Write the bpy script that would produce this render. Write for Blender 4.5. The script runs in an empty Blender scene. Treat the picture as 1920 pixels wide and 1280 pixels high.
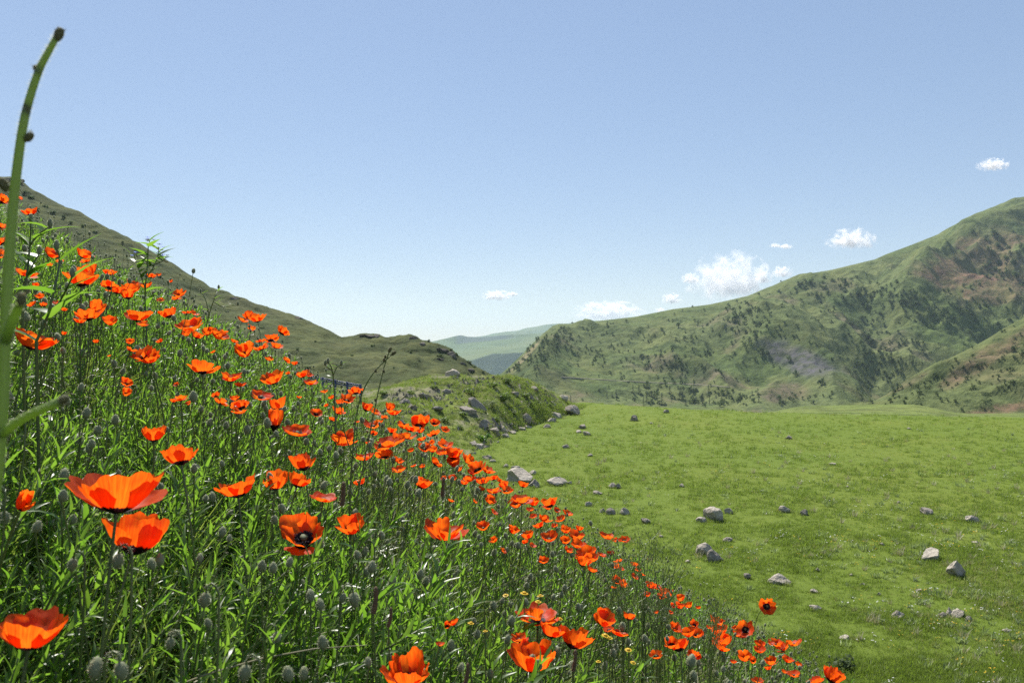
import bpy, math, random
import numpy as np
from mathutils import Vector, Matrix, Euler, noise as mnoise
from mathutils.bvhtree import BVHTree

random.seed(7)
rng = np.random.default_rng(7)
R = math.radians
SC = bpy.context.scene
COL = SC.collection

# ------------------------------------------------------------------ camera
FPX, CX, CY = 1493.0, 960.0, 640.0            # focal length in photo pixels
cam = bpy.data.cameras.new('camera')
cam.sensor_width = 36.0
cam.lens = 36.0 * FPX / 1920.0
cam.clip_start, cam.clip_end = 0.02, 60000
cam.dof.use_dof = True
cam.dof.focus_distance = 3.2
cam.dof.aperture_fstop = 14.0
camo = bpy.data.objects.new('camera', cam)
COL.objects.link(camo)
camo.location = (0, 0, 0)
camo.rotation_euler = (R(90), 0, 0)
SC.camera = camo

# ------------------------------------------------------------------ sky, sun, exposure
SUN_EL, SUN_AZ = 56.0, -24.0                    # azimuth from the view direction, negative = left
world = bpy.data.worlds.new('World')
SC.world = world
world.use_nodes = True
wn = world.node_tree.nodes
wl = world.node_tree.links
bg = wn['Background']
sky = wn.new('ShaderNodeTexSky')
sky.sky_type = 'NISHITA'
sky.sun_disc = False
sky.sun_elevation = R(SUN_EL)
sky.sun_rotation = R(SUN_AZ)
sky.altitude = 900
sky.air_density = 1.0
sky.dust_density = 0.25
sky.ozone_density = 3.2
sat = wn.new('ShaderNodeHueSaturation')
gam = wn.new('ShaderNodeGamma')
up = wn.new('ShaderNodeVectorMath'); up.operation = 'SCALE'; up.inputs['Scale'].default_value = 4.7
dn = wn.new('ShaderNodeVectorMath'); dn.operation = 'SCALE'; dn.inputs['Scale'].default_value = 1 / 4.7
wl.new(sky.outputs[0], dn.inputs[0])
wl.new(dn.outputs[0], gam.inputs[0]); gam.inputs[1].default_value = 0.5
wl.new(gam.outputs[0], up.inputs[0])
wl.new(up.outputs[0], sat.inputs['Color']); sat.inputs['Saturation'].default_value = 1.3; sat.inputs['Hue'].default_value = 0.508
wl.new(sat.outputs[0], bg.inputs[0])
bg.inputs[1].default_value = 0.09

sl = bpy.data.lights.new('sun', 'SUN')
sl.energy = 5.0
sl.angle = R(0.5)
sl.color = (1.0, 0.955, 0.88)
so = bpy.data.objects.new('sun', sl)
COL.objects.link(so)
sdir = Vector((math.sin(R(SUN_AZ)) * math.cos(R(SUN_EL)), math.cos(R(SUN_AZ)) * math.cos(R(SUN_EL)), math.sin(R(SUN_EL))))
so.rotation_euler = sdir.to_track_quat('Z', 'Y').to_euler()

SC.view_settings.view_transform = 'Standard'
SC.view_settings.look = 'None'
SC.view_settings.exposure = 0.66
SC.view_settings.gamma = 1.0
SC.view_settings.use_curve_mapping = False
SC.cycles.max_bounces = 8
SC.cycles.transmission_bounces = 4
SC.cycles.diffuse_bounces = 3
SC.cycles.transparent_max_bounces = 8
SC.cycles.volume_bounces = 12
SC.cycles.volume_step_rate = 1.0
SC.cycles.use_denoising = False


# ------------------------------------------------------------------ helpers
def tag(o, label=None, cat=None, group=None, kind=None):
    if label: o['label'] = label
    if cat: o['category'] = cat
    if group: o['group'] = group
    if kind: o['kind'] = kind
    return o


def link(o, parent=None):
    COL.objects.link(o)
    if parent is not None:
        o.parent = parent
    return o


def empty(name, loc):
    o = bpy.data.objects.new(name, None)
    o.empty_display_size = 0.05
    o.location = loc
    return link(o)


def ray(px, py):
    return (px - CX) / FPX, (CY - py) / FPX


def at(px, py, d):
    u, v = ray(px, py)
    return Vector((u * d, d, v * d))


class MB:
    """collects faces, uv and material indices; build() makes one mesh"""
    def __init__(self):
        self.v, self.f, self.m, self.uv = [], [], [], []

    def add(self, verts, faces, mi=0, uvs=None):
        b = len(self.v)
        self.v.extend(verts)
        self.uv.extend(uvs if uvs is not None else [(0.5, 0.5)] * len(verts))
        for f in faces:
            self.f.append(tuple(i + b for i in f))
            self.m.append(mi)

    def mesh(self, name, mats, smooth=True):
        me = bpy.data.meshes.new(name)
        me.from_pydata([tuple(p) for p in self.v], [], self.f)
        for m in mats:
            me.materials.append(m)
        me.polygons.foreach_set('material_index', self.m)
        me.polygons.foreach_set('use_smooth', [smooth] * len(self.f))
        ul = me.uv_layers.new(name='uv')
        li = np.zeros(len(me.loops), dtype=np.int32)
        me.loops.foreach_get('vertex_index', li)
        ul.data.foreach_set('uv', np.array(self.uv, dtype=np.float32)[li].ravel())
        me.update()
        return me

    def obj(self, name, mats, parent=None, smooth=True):
        return link(bpy.data.objects.new(name, self.mesh(name, mats, smooth)), parent)


def tube(mb, pts, radii, n=6, mi=0, cap=True):
    pts = [Vector(p) for p in pts]
    vs, fs, uv = [], [], []
    up = Vector((0.3, 0.9, 0.2)).normalized()
    for i, p in enumerate(pts):
        t = (pts[min(i + 1, len(pts) - 1)] - pts[max(i - 1, 0)]).normalized()
        a = t.cross(up)
        if a.length < 1e-4:
            a = t.cross(Vector((1, 0, 0)))
        a.normalize()
        b = t.cross(a).normalized()
        for k in range(n):
            w = 2 * math.pi * k / n
            vs.append(p + (a * math.cos(w) + b * math.sin(w)) * radii[i])
            uv.append((k / n, i / (len(pts) - 1)))
    for i in range(len(pts) - 1):
        for k in range(n):
            fs.append((i * n + k, i * n + (k + 1) % n, (i + 1) * n + (k + 1) % n, (i + 1) * n + k))
    if cap:
        fs.append(tuple(range((len(pts) - 1) * n, len(pts) * n)))
    mb.add(vs, fs, mi, uv)


def curve_pts(p0, p1, p2, n):
    out = []
    for i in range(n + 1):
        t = i / n
        out.append(p0 * (1 - t) ** 2 + p1 * 2 * t * (1 - t) + p2 * t * t)
    return out


def leaf(mb, base, yaw, pitch, length, width, droop=0.5, fold=0.25, n=4, mi=0, roll=0.0, shape=0.45):
    """a folded, curved lance-shaped leaf"""
    vs, fs, uv = [], [], []
    p = Vector(base)
    for i in range(n + 1):
        t = i / n
        a = pitch - droop * t
        d = Vector((math.cos(a) * math.cos(yaw), math.cos(a) * math.sin(yaw), math.sin(a)))
        side = Vector((-math.sin(yaw), math.cos(yaw), 0))
        nrm = side.cross(d) * -1
        side = side * math.cos(roll) + nrm * math.sin(roll)
        nrm = side.cross(d) * -1
        w = width * 0.5 * (math.sin(math.pi * min(1, (t * 0.93 + 0.07) ** shape if t < 1 else 1)) + 0.06 * (1 - t))
        w = max(w, width * 0.02)
        vs += [p + side * w + nrm * (w * fold), p.copy(), p - side * w + nrm * (w * fold)]
        uv += [(0, t), (0.5, t), (1, t)]
        p = p + d * (length / n)
    for i in range(n):
        b = i * 3
        fs += [(b, b + 1, b + 4, b + 3), (b + 1, b + 2, b + 5, b + 4)]
    mb.add(vs, fs, mi, uv)


def hairs(mb, pts_nrm, length, wid, mi=0):
    for p, n in pts_nrm:
        s = n.cross(Vector((random.uniform(-1, 1), random.uniform(-1, 1), random.uniform(-1, 1))))
        if s.length < 1e-5:
            continue
        s = s.normalized() * wid
        tip = p + n * length * random.uniform(0.6, 1.15) + Vector((0, 0, random.uniform(-0.3, 0.3) * length))
        mb.add([p - s, p + s, tip], [(0, 1, 2)], mi)


# vectorised gradient-free value noise
def _h(ix, iy, seed):
    n = (ix.astype(np.int64) * 374761393 + iy.astype(np.int64) * 668265263 + seed * 974634777) & 0x7fffffff
    n = ((n ^ (n >> 13)) * 1274126177) & 0x7fffffff
    n = (n ^ (n >> 16)) & 0xffff
    return n / 65535.0


def vnoise(x, y, seed=0):
    ix, iy = np.floor(x), np.floor(y)
    fx, fy = x - ix, y - iy
    fx = fx * fx * fx * (fx * (fx * 6 - 15) + 10)
    fy = fy * fy * fy * (fy * (fy * 6 - 15) + 10)
    a, b = _h(ix, iy, seed), _h(ix + 1, iy, seed)
    c, d = _h(ix, iy + 1, seed), _h(ix + 1, iy + 1, seed)
    return (a * (1 - fx) + b * fx) * (1 - fy) + (c * (1 - fx) + d * fx) * fy


def fbm(x, y, seed=0, octv=4, gain=0.5):
    x = np.asarray(x, float); y = np.asarray(y, float)
    s, a, t = 0, 1.0, 0
    for i in range(octv):
        s = s + a * (vnoise(x, y, seed + i * 17) * 2 - 1)
        t += a
        a *= gain
        x, y = x * 2.03 + 3.1, y * 2.03 - 1.7
    return s / t


def ridged(x, y, seed=0, octv=4, gain=0.5):
    x = np.asarray(x, float); y = np.asarray(y, float)
    s, a, t = 0, 1.0, 0
    for i in range(octv):
        s = s + a * (1 - np.abs(vnoise(x, y, seed + i * 31) * 2 - 1) * 2)
        t += a
        a *= gain
        x, y = x * 2.07 + 5.3, y * 2.07 + 1.9
    return s / t


def sstep(a, b, x):
    t = np.clip((x - a) / (b - a), 0, 1)
    return t * t * (3 - 2 * t)


# ------------------------------------------------------------------ materials
class NT:
    def __init__(self, name):
        self.m = bpy.data.materials.new(name)
        self.m.use_nodes = True
        self.t = self.m.node_tree
        self.n = self.t.nodes
        self.n.clear()
        self.out = self.n.new('ShaderNodeOutputMaterial')

    def node(self, ty, **kw):
        nd = self.n.new(ty)
        for k, v in kw.items():
            setattr(nd, k, v)
        return nd

    def link(self, a, b):
        self.t.links.new(a, b)

    def mix(self, fac, a, b, mode='MIX'):
        nd = self.node('ShaderNodeMix', data_type='RGBA', blend_type=mode)
        for s, v in ((nd.inputs[0], fac), (nd.inputs[6], a), (nd.inputs[7], b)):
            if isinstance(v, bpy.types.NodeSocket): self.link(v, s)
            elif isinstance(v, (int, float)): s.default_value = v
            else: s.default_value = (*v, 1)
        return nd.outputs[2]

    def noise(self, scale, detail=4, rough=0.55, vec=None, dist=0.0):
        nd = self.node('ShaderNodeTexNoise')
        nd.inputs['Scale'].default_value = scale
        nd.inputs['Detail'].default_value = detail
        nd.inputs['Roughness'].default_value = rough
        nd.inputs['Distortion'].default_value = dist
        if vec is not None: self.link(vec, nd.inputs['Vector'])
        return nd.outputs['Fac']

    def ramp(self, fac, stops):
        nd = self.node('ShaderNodeValToRGB')
        cr = nd.color_ramp
        while len(cr.elements) < len(stops): cr.elements.new(0.5)
        for e, (p, c) in zip(cr.elements, stops):
            e.position = p
            e.color = (*c, 1) if not isinstance(c, float) else (c, c, c, 1)
        self.link(fac, nd.inputs[0])
        return nd.outputs[0]

    def math(self, op, a, b=0.0, c=0.0, clamp=False):
        nd = self.node('ShaderNodeMath', operation=op, use_clamp=clamp)
        for i, v in enumerate((a, b, c)):
            if isinstance(v, bpy.types.NodeSocket): self.link(v, nd.inputs[i])
            else: nd.inputs[i].default_value = v
        return nd.outputs[0]

    def principled(self, col, rough=0.8, spec=0.3, bump=None, bstr=0.3, bdist=0.05):
        p = self.node('ShaderNodeBsdfPrincipled')
        if isinstance(col, bpy.types.NodeSocket): self.link(col, p.inputs['Base Color'])
        else: p.inputs['Base Color'].default_value = (*col, 1)
        p.inputs['Roughness'].default_value = rough
        p.inputs['Specular IOR Level'].default_value = spec
        if bump is not None:
            b = self.node('ShaderNodeBump')
            b.inputs['Strength'].default_value = bstr
            b.inputs['Distance'].default_value = bdist
            self.link(bump, b.inputs['Height'])
            self.link(b.outputs[0], p.inputs['Normal'])
        return p.outputs[0]

    def thin(self, surf, tcol, fac):
        """adds light shining through a thin sheet"""
        t = self.node('ShaderNodeBsdfTranslucent')
        if isinstance(tcol, bpy.types.NodeSocket): self.link(tcol, t.inputs[0])
        else: t.inputs[0].default_value = (*tcol, 1)
        mx = self.node('ShaderNodeMixShader')
        mx.inputs[0].default_value = fac
        self.link(surf, mx.inputs[1]); self.link(t.outputs[0], mx.inputs[2])
        return mx.outputs[0]

    def done(self, surf):
        self.link(surf, self.out.inputs['Surface'])
        return self.m


def mat_leaf(name, c1, c2, t1, t2, fac=0.45, rough=0.4, spec=0.5):
    k = NT(name)
    rnd = k.node('ShaderNodeObjectInfo').outputs['Random']
    geo = k.node('ShaderNodeNewGeometry').outputs['Position']
    nz = k.noise(9.0, 2, 0.5, geo)
    f = k.math('ADD', k.math('MULTIPLY', rnd, 0.6), k.math('MULTIPLY', nz, 0.5), clamp=True)
    return k.done(k.thin(k.principled(k.mix(f, c1, c2), rough, spec), k.mix(f, t1, t2), fac))


M = {}
M['leaf'] = mat_leaf('leaf_green', (.055, .118, .018), (.105, .17, .032), (.14, .33, .02), (.28, .48, .045), .53, .34, .6)
M['lobed'] = mat_leaf('leaf_grey_green', (.12, .155, .07), (.20, .235, .12), (.24, .34, .09), (.36, .45, .15), .5, .35, .55)
M['grass'] = mat_leaf('grass_blade', (.08, .13, .025), (.16, .20, .05), (.2, .34, .035), (.34, .44, .07), .5, .35, .5)
M['mgrass'] = mat_leaf('meadow_blade', (.115, .168, .022), (.155, .195, .032), (.17, .275, .025), (.23, .32, .04), .5, .5, .3)
M['mgrass_dry'] = mat_leaf('meadow_blade_dry', (.21, .23, .06), (.32, .31, .12), (.28, .32, .07), (.4, .4, .13), .5, .5, .3)
M['stalk'] = mat_leaf('stalk_green', (.10, .14, .05), (.16, .19, .08), (.16, .24, .05), (.26, .32, .09), .35, .4, .5)
M['straw'] = mat_leaf('straw_pale', (.30, .28, .16), (.45, .42, .28), (.3, .28, .12), (.4, .36, .2), .3, .45, .4)
M['hair'] = mat_leaf('hair_pale', (.5, .5, .38), (.6, .6, .48), (.6, .62, .42), (.75, .75, .55), .55, .5, .3)
M['shrub'] = mat_leaf('shrub_leaf', (.08, .12, .035), (.14, .185, .06), (.17, .27, .04), (.26, .36, .07), .45, .5, .3)
M['shrub_grey'] = mat_leaf('shrub_leaf_grey', (.16, .19, .10), (.22, .24, .14), (.2, .26, .1), (.28, .32, .14), .4, .6, .3)
M['tree'] = mat_leaf('tree_leaf', (.05, .078, .034), (.095, .125, .055), (.08, .13, .035), (.14, .19, .06), .38, .6, .2)
k = NT('bark'); M['bark'] = k.done(k.principled((.09, .065, .045), .9, .1))
k = NT('node_brown'); M['node'] = k.done(k.thin(k.principled(k.ramp(k.noise(700, 3), [(0.35, (.10, .06, .04)), (0.5, (.13, .15, .06)), (0.7, (.26, .22, .15))]), .7, .3), (.24, .22, .1), .3))
k = NT('spike_brown'); M['spike'] = k.done(k.principled(k.ramp(k.noise(600, 3), [(0.35, (.05, .03, .018)), (0.7, (.22, .14, .08))]), .8, .2))
k = NT('yellow_ray'); M['yellow'] = k.done(k.thin(k.principled((.75, .5, .03), .5, .3), (.8, .5, .03), .3))
k = NT('white_floret'); M['white'] = k.done(k.thin(k.principled((.75, .75, .70), .6, .2), (.7, .7, .65), .35))
k = NT('blue_petal'); M['blue'] = k.done(k.thin(k.principled((.22, .28, .65), .5, .3), (.3, .36, .8), .4))

# poppy petal: colour along the petal from a dark blotch to orange-red, with fine veins
k = NT('poppy_petal')
uv = k.node('ShaderNodeUVMap').outputs[0]
sep = k.node('ShaderNodeSeparateXYZ'); k.link(uv, sep.inputs[0])
mp = k.node('ShaderNodeMapping'); k.link(uv, mp.inputs[0]); mp.inputs['Scale'].default_value = (24, 1.1, 1)
vein = k.noise(1.6, 3, 0.6, mp.outputs[0], 0.4)
rnd = k.node('ShaderNodeObjectInfo').outputs['Random']
mp2 = k.node('ShaderNodeMapping'); k.link(uv, mp2.inputs[0]); mp2.inputs['Scale'].default_value = (5, 2.0, 1)
edge = k.math('ADD', sep.outputs[1], k.math('MULTIPLY', k.math('SUBTRACT', k.noise(2.0, 2, .5, mp2.outputs[0]), 0.5), 0.16))
bl = k.ramp(edge, [(0.34, 1.0), (0.37, 0.0)])
refl = k.mix(k.ramp(vein, [(.35, 0.0), (.72, 1.0)]), (.92, .135, .012), (.62, .035, .006))
refl = k.mix(k.math('MULTIPLY', rnd, .5), refl, (.66, .03, .006))
tr = k.mix(k.ramp(vein, [(.35, 0.0), (.75, 1.0)]), (1.0, .225, .010), (.88, .05, .004))
tr = k.mix(k.math('MULTIPLY', rnd, .4), tr, (.98, .06, .005))
refl = k.mix(bl, refl, (.018, .006, .012))
tr = k.mix(bl, tr, (.02, .003, .006))
M['petal'] = k.done(k.thin(k.principled(refl, .5, .35, bump=vein, bstr=.25, bdist=.002), tr, .63))
k = NT('poppy_centre'); M['dark'] = k.done(k.principled(k.ramp(k.noise(900, 2), [(.4, (.012, .008, .014)), (.7, (.07, .05, .06))]), .7, .3))
k = NT('poppy_pod'); M['pod'] = k.done(k.principled(k.ramp(k.noise(300, 2), [(.4, (.07, .09, .045)), (.7, (.12, .14, .07))]), .7, .3))
k = NT('bud_skin'); M['bud'] = k.done(k.principled(k.ramp(k.noise(500, 3), [(.35, (.12, .14, .065)), (.7, (.24, .25, .14))]), .65, .4))

# rock
def mat_rock(name, a, b, c, scale):
    k = NT(name)
    tc = k.node('ShaderNodeTexCoord').outputs['Object']
    n1 = k.noise(scale, 8, .65, tc, .3)
    n2 = k.noise(scale * 5, 6, .7, tc)
    rnd = k.node('ShaderNodeObjectInfo').outputs['Random']
    col = k.ramp(n1, [(.3, a), (.52, b), (.75, c)])
    col = k.mix(k.ramp(n2, [(.42, 0.0), (.62, .55)]), col, tuple(x * .55 for x in a))
    lich = k.ramp(k.noise(scale * 2.2, 4, .6, tc, .8), [(.6, 0.0), (.68, .5)])
    col = k.mix(lich, col, (.26, .24, .15))
    col = k.mix(k.math('MULTIPLY', rnd, .35), col, (.30, .265, .22))
    return k.done(k.principled(col, .92, .15, bump=k.math('ADD', n1, k.math('MULTIPLY', n2, .5)), bstr=.6, bdist=.12))
M['rock'] = mat_rock('limestone', (.34, .295, .235), (.52, .465, .38), (.66, .60, .51), 2.2)
M['crag'] = mat_rock('crag_rock', (.05, .045, .035), (.10, .088, .07), (.17, .15, .12), 2.2)
M['rock_dark'] = mat_rock('dark_rock', (.22, .19, .155), (.35, .31, .26), (.48, .43, .37), 2.2)
k = NT('blue_paint')
M['bluepaint'] = k.done(k.principled(k.ramp(k.noise(3, 4), [(.35, (.012, .022, .10)), (.7, (.03, .05, .18))]), .45, .4))

# ground materials
k = NT('bank_soil')
pos = k.node('ShaderNodeNewGeometry').outputs['Position']
M['soil'] = k.done(k.principled(k.ramp(k.noise(6, 6, .6, pos), [(.3, (.014, .02, .006)), (.55, (.03, .045, .012)), (.8, (.05, .075, .018))]), .95, .1, bump=k.noise(30, 5, .6, pos), bstr=.6, bdist=.03))

k = NT('meadow_turf')
pos = k.node('ShaderNodeNewGeometry').outputs['Position']
big = k.noise(.09, 4, .55, pos)
med = k.noise(.8, 5, .6, pos)
fine = k.noise(9, 5, .7, pos)
c = k.ramp(big, [(.3, (.105, .158, .02)), (.5, (.125, .172, .022)), (.7, (.152, .185, .027))])
c = k.mix(k.ramp(med, [(.35, .25), (.6, 0.0)]), c, (.105, .148, .022))
c = k.mix(k.ramp(fine, [(.35, .5), (.62, 0.0)]), c, (.085, .12, .02))
M['meadow'] = k.done(k.principled(c, .9, .1, bump=fine, bstr=.8, bdist=.08))

# hill material reads two colour attributes: base tint, and adds fine broken vegetation
def mat_hill(name, fscale, dark, dk=.7, bump=1.0):
    k = NT(name)
    pos = k.node('ShaderNodeNewGeometry').outputs['Position']
    at_ = k.node('ShaderNodeVertexColor', layer_name='tint').outputs[0]
    n1 = k.noise(fscale, 6, .68, pos, .2)
    n2 = k.noise(fscale * .22, 5, .6, pos, .3)
    c = k.mix(k.ramp(n1, [(.40, dk), (.56, 0.0)]), at_, dark)
    c = k.mix(k.ramp(n2, [(.45, 0.0), (.75, .45)]), c, (.19, .19, .065))
    return k.done(k.principled(c, .95, .05, bump=k.math('ADD', n1, n2), bstr=.7, bdist=bump))
M['mountain'] = mat_hill('mountain_turf', .16, (.05, .068, .028), .7, 3.5)
M['lefthill'] = mat_hill('left_hill_turf', .9, (.05, .056, .026), .75, .7)
M['mound'] = mat_hill('mound_turf', 1.6, (.08, .105, .035), .6, .3)
M['far'] = mat_hill('far_turf', .012, (.06, .085, .04), .4, 6.0)
k = NT('track_dust'); M['track'] = k.done(k.principled((.26, .23, .17), .95, .1))

# ------------------------------------------------------------------ terrain
H_CAN, SLOPE = 0.60, 0.58
CAN_H = 0.36


def canopy(x, y):
    yy = np.maximum(y, 0)
    return -H_CAN - SLOPE * x - 0.02 * y - 0.0122 * yy * yy


def ground(x, y):
    b = canopy(x, y) - CAN_H
    m = -6.12
    return np.maximum(b, m) + 0.25 * np.exp(-np.abs(b - m) / 0.6) * 0


TERR = {}


def terrain(name, P, mat, label, tint=None, terr=True):
    """P: (nr, nc, 3) grid of points -> one structure mesh"""
    nr, nc = P.shape[:2]
    me = bpy.data.meshes.new(name)
    i = np.arange(nr * nc).reshape(nr, nc)
    q = np.stack([i[:-1, :-1], i[:-1, 1:], i[1:, 1:], i[1:, :-1]], -1).reshape(-1, 4)
    me.vertices.add(nr * nc)
    me.vertices.foreach_set('co', P.reshape(-1).astype(np.float32))
    me.loops.add(q.size)
    me.loops.foreach_set('vertex_index', q.ravel().astype(np.int32))
    me.polygons.add(len(q))
    me.polygons.foreach_set('loop_start', np.arange(0, q.size, 4, dtype=np.int32))
    me.polygons.foreach_set('use_smooth', np.ones(len(q), dtype=bool))
    me.update(calc_edges=True)
    me.validate()
    me.materials.append(mat)
    if tint is not None:
        a = me.color_attributes.new('tint', 'FLOAT_COLOR', 'POINT')
        c4 = np.ones((nr * nc, 4), dtype=np.float32)
        c4[:, :3] = tint.reshape(-1, 3)
        a.data.foreach_set('color', c4.ravel())
    o = link(bpy.data.objects.new(name, me))
    tag(o, label, None, None, 'structure')
    if terr:
        TERR[name] = BVHTree.FromPolygons([tuple(p) for p in P.reshape(-1, 3)], [tuple(x) for x in q.tolist()])
    return o


def hit(name, px, py):
    u, v = ray(px, py)
    d = Vector((u, 1, v)).normalized()
    loc, nrm, i, dist = TERR[name].ray_cast(Vector((0, 0, 0)), d)
    return loc, nrm


def drop(name, x, y):
    loc, nrm, i, dist = TERR[name].ray_cast(Vector((x, y, 900)), Vector((0, 0, -1)))
    return loc


def loft(rows, px, counts):
    """rows: list of (d(px), py(px)) arrays; returns grid of points with smooth interpolation between the rows, and row parameter"""
    Q = []
    for d, py in rows:
        u = (px - CX) / FPX
        v = (CY - py) / FPX
        Q.append(np.stack([u * d, d, v * d], -1))
    out, par = [], []
    n = len(Q)
    for k in range(n - 1):
        p0, p1, p2, p3 = Q[max(k - 1, 0)], Q[k], Q[k + 1], Q[min(k + 2, n - 1)]
        nrm = lambda a: np.linalg.norm(a, axis=-1, keepdims=True) + 1e-6
        h0, h1, h2 = nrm(p1 - p0), nrm(p2 - p1), nrm(p3 - p2)
        m1 = ((p1 - p0) / h0 * h1 + (p2 - p1) / h1 * h0) / (h0 + h1) * h1 if k > 0 else p2 - p1
        m2 = ((p2 - p1) / h1 * h2 + (p3 - p2) / h2 * h1) / (h1 + h2) * h1 if k < n - 2 else p2 - p1
        if k in SHARP: m1 = (p2 - p1)
        if k + 1 in SHARP: m2 = (p2 - p1)
        for t in np.arange(counts[k]) / counts[k]:
            out.append((2*t**3-3*t**2+1)*p1 + (t**3-2*t**2+t)*m1 + (-2*t**3+3*t**2)*p2 + (t**3-t**2)*m2)
            par.append(k + t)
    out.append(Q[-1]); par.append(n - 1)
    return np.array(out), np.array(par)


def pl(px, pts):
    a = np.array(pts, float)
    return [np.interp(px, a[:, 0], a[:, j]) for j in range(1, a.shape[1])]


SHARP = set()

# bank under the poppies
gx = np.linspace(-16, 16, 161)
gy = np.concatenate([np.linspace(-3, 14, 110), np.linspace(14.4, 40, 44)])
X, Y = np.meshgrid(gx, gy)
Z = np.maximum(canopy(X, Y) - CAN_H, -6.6) + 0.05 * fbm(X * 1.5, Y * 1.5, 3, 4)
terrain('bank', np.stack([X, Y, Z], -1), M['soil'], 'steep dark soil bank hidden under poppies and leafy plants')

# meadow
px = np.concatenate([np.linspace(-1600, 200, 20), np.linspace(230, 2000, 120), np.linspace(2050, 4200, 24)])
edge_d, = pl(px, [(-1600, 66), (700, 80), (1090, 80), (1180, 73.5), (1300, 69), (1450, 66), (1920, 62), (4200, 55)])
drows, zrows = [], []
for f in np.concatenate([np.linspace(.03, .97, 90)]):
    drows.append(edge_d * f); zrows.append(np.full_like(px, -6.0))
for e, z in ((0, -6.02), (2, -6.15), (5, -6.55), (12, -7.6), (30, -10.5), (60, -16)):
    drows.append(edge_d + e); zrows.append(np.full_like(px, z))
D = np.array(drows); Z = np.array(zrows)
X = (px - CX) / FPX * D
und = 0.10 * fbm(X * .11, D * .11, 11, 3) + .035 * fbm(X * .7, D * .7, 12, 3)
Z = Z + und * sstep(6, 14, D) + .22 * sstep(40, 66, D) * fbm(X * .16, D * .05, 13, 4)
MEADOW_P = np.stack([X, D, Z], -1)
terrain('meadow', MEADOW_P, M['meadow'], 'wide yellow-green grass meadow dotted with pale stones')

# valley floor beyond the meadow
px = np.linspace(-200, 3600, 150)
DD = np.array([70, 90, 120, 150, 200, 250, 320, 400, 500, 620, 760, 1000], float)
ZZ = np.array([-14, -12.5, -13.2, -14.6, -18.4, -22.5, -29, -37, -45, -52, -58, -70], float)
D = np.repeat(DD[:, None], len(px), 1)
X = (px - CX) / FPX * D
Z = np.repeat(ZZ[:, None], len(px), 1) + (2.6 * sstep(1420, 1520, px) * sstep(1820, 1700, px))[None] * (sstep(130, 210, DD) * sstep(420, 330, DD))[:, None] + .5 * fbm(X * .02, D * .02, 5, 3)
tint = np.zeros((*D.shape, 3)); tint[:] = (.155, .195, .055)
terrain('valley_floor', np.stack([X, D, Z], -1), M['mountain'], 'pale green valley floor beyond the meadow edge', tint)

# left hill
px = np.linspace(-700, 1040, 420)
rd_py, rd_d = pl(px, [(-700, 230, 262), (-200, 296, 240), (-60, 330, 226), (-10, 331, 221), (20, 333, 219), (45, 346, 217), (100, 379, 213), (150, 402, 210), (200, 431, 207),
    (270, 466, 203), (330, 503, 199), (400, 545, 195), (440, 556, 192), (470, 570, 190), (520, 582, 187), (560, 594, 184), (600, 612, 181), (640, 632.5, 178), (658, 630, 177), (672, 626, 176), (712, 625, 175),
    (722, 631, 174), (745, 630, 173), (768, 627, 171), (782, 631, 170), (790, 637, 169), (820, 643, 167), (845, 655, 165), (860, 668, 163), (900, 690, 160), (930, 705, 158), (980, 742, 156), (1040, 790, 155)])
ft_py, ft_d = pl(px, [(-700, 640, 105), (0, 700, 105), (300, 735, 105), (700, 770, 108), (900, 785, 112), (1040, 800, 116)])
w = lambda f: (ft_d + (rd_d - ft_d) * f)
zf, zr = (CY - ft_py) / FPX * ft_d, (CY - rd_py) / FPX * rd_d
pz = lambda f, d: CY - (zf + (zr - zf) * f) / d * FPX
rows = [(ft_d * .55, np.full_like(px, 830.0)), (ft_d, ft_py), (w(.3), pz(.22, w(.3))), (w(.62), pz(.55, w(.62))), (w(.85), pz(.82, w(.85))), (rd_d, rd_py),
        (rd_d + 14, CY - (zr - 4) / (rd_d + 14) * FPX), (rd_d + 90, CY - (zr - 45) / (rd_d + 90) * FPX)]
P, par = loft(rows, px, [6, 40, 46, 46, 46, 8, 8])
env = np.clip(np.minimum((par - .5) / 1.2, (5 - par) / .7), 0, 1)[:, None]
rk = ridged(P[..., 0] / 34 + P[..., 1] / 70, P[..., 1] / 55, 21, 5)
P[..., 2] += env * (2.6 * rk - .6 + 1.0 * fbm(P[..., 0] / 9, P[..., 1] / 9, 22, 4))
terr_ = sstep(.1, .55, np.abs(np.sin(P[..., 2] * 1.1 + 2.2 * fbm(P[..., 0] / 22, P[..., 1] / 22, 23, 3))))
P[..., 2] += env * .35 * terr_ + np.clip((5.6 - par) / .5, 0, 1)[:, None] * np.clip(par - .5, 0, 1)[:, None] * (.30 * ridged(P[..., 0] / 2.6, P[..., 1] / 4, 29, 3) + .5 * fbm(P[..., 0] / 6, P[..., 1] / 8, 30, 3))
c0 = np.array((.098, .114, .045)); c1 = np.array((.068, .085, .035)); c2 = np.array((.112, .113, .056))
n = sstep(-.35, .4, fbm(P[..., 0] / 26, P[..., 1] / 26, 24, 5))[..., None]
tint = c0 * n + c1 * (1 - n)
n = sstep(.1, .5, fbm(P[..., 0] / 15 + 9, P[..., 1] / 15, 25, 5))[..., None] * .7
tint = tint * (1 - n) + c2 * n
dk_ = sstep(3.6, 4.7, par)[:, None, None] * sstep(-.1, .35, fbm(P[..., 0] / 12, P[..., 1] / 12, 28, 4))[..., None] * sstep(750, 350, px)[None, :, None]
tint = tint * (1 - .6 * dk_) + np.array((.05, .06, .03)) * .6 * dk_
terrain('left_hill', P, M['lefthill'], 'olive grass hill with dark outcrops falling from the skyline to the valley', tint)

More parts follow.
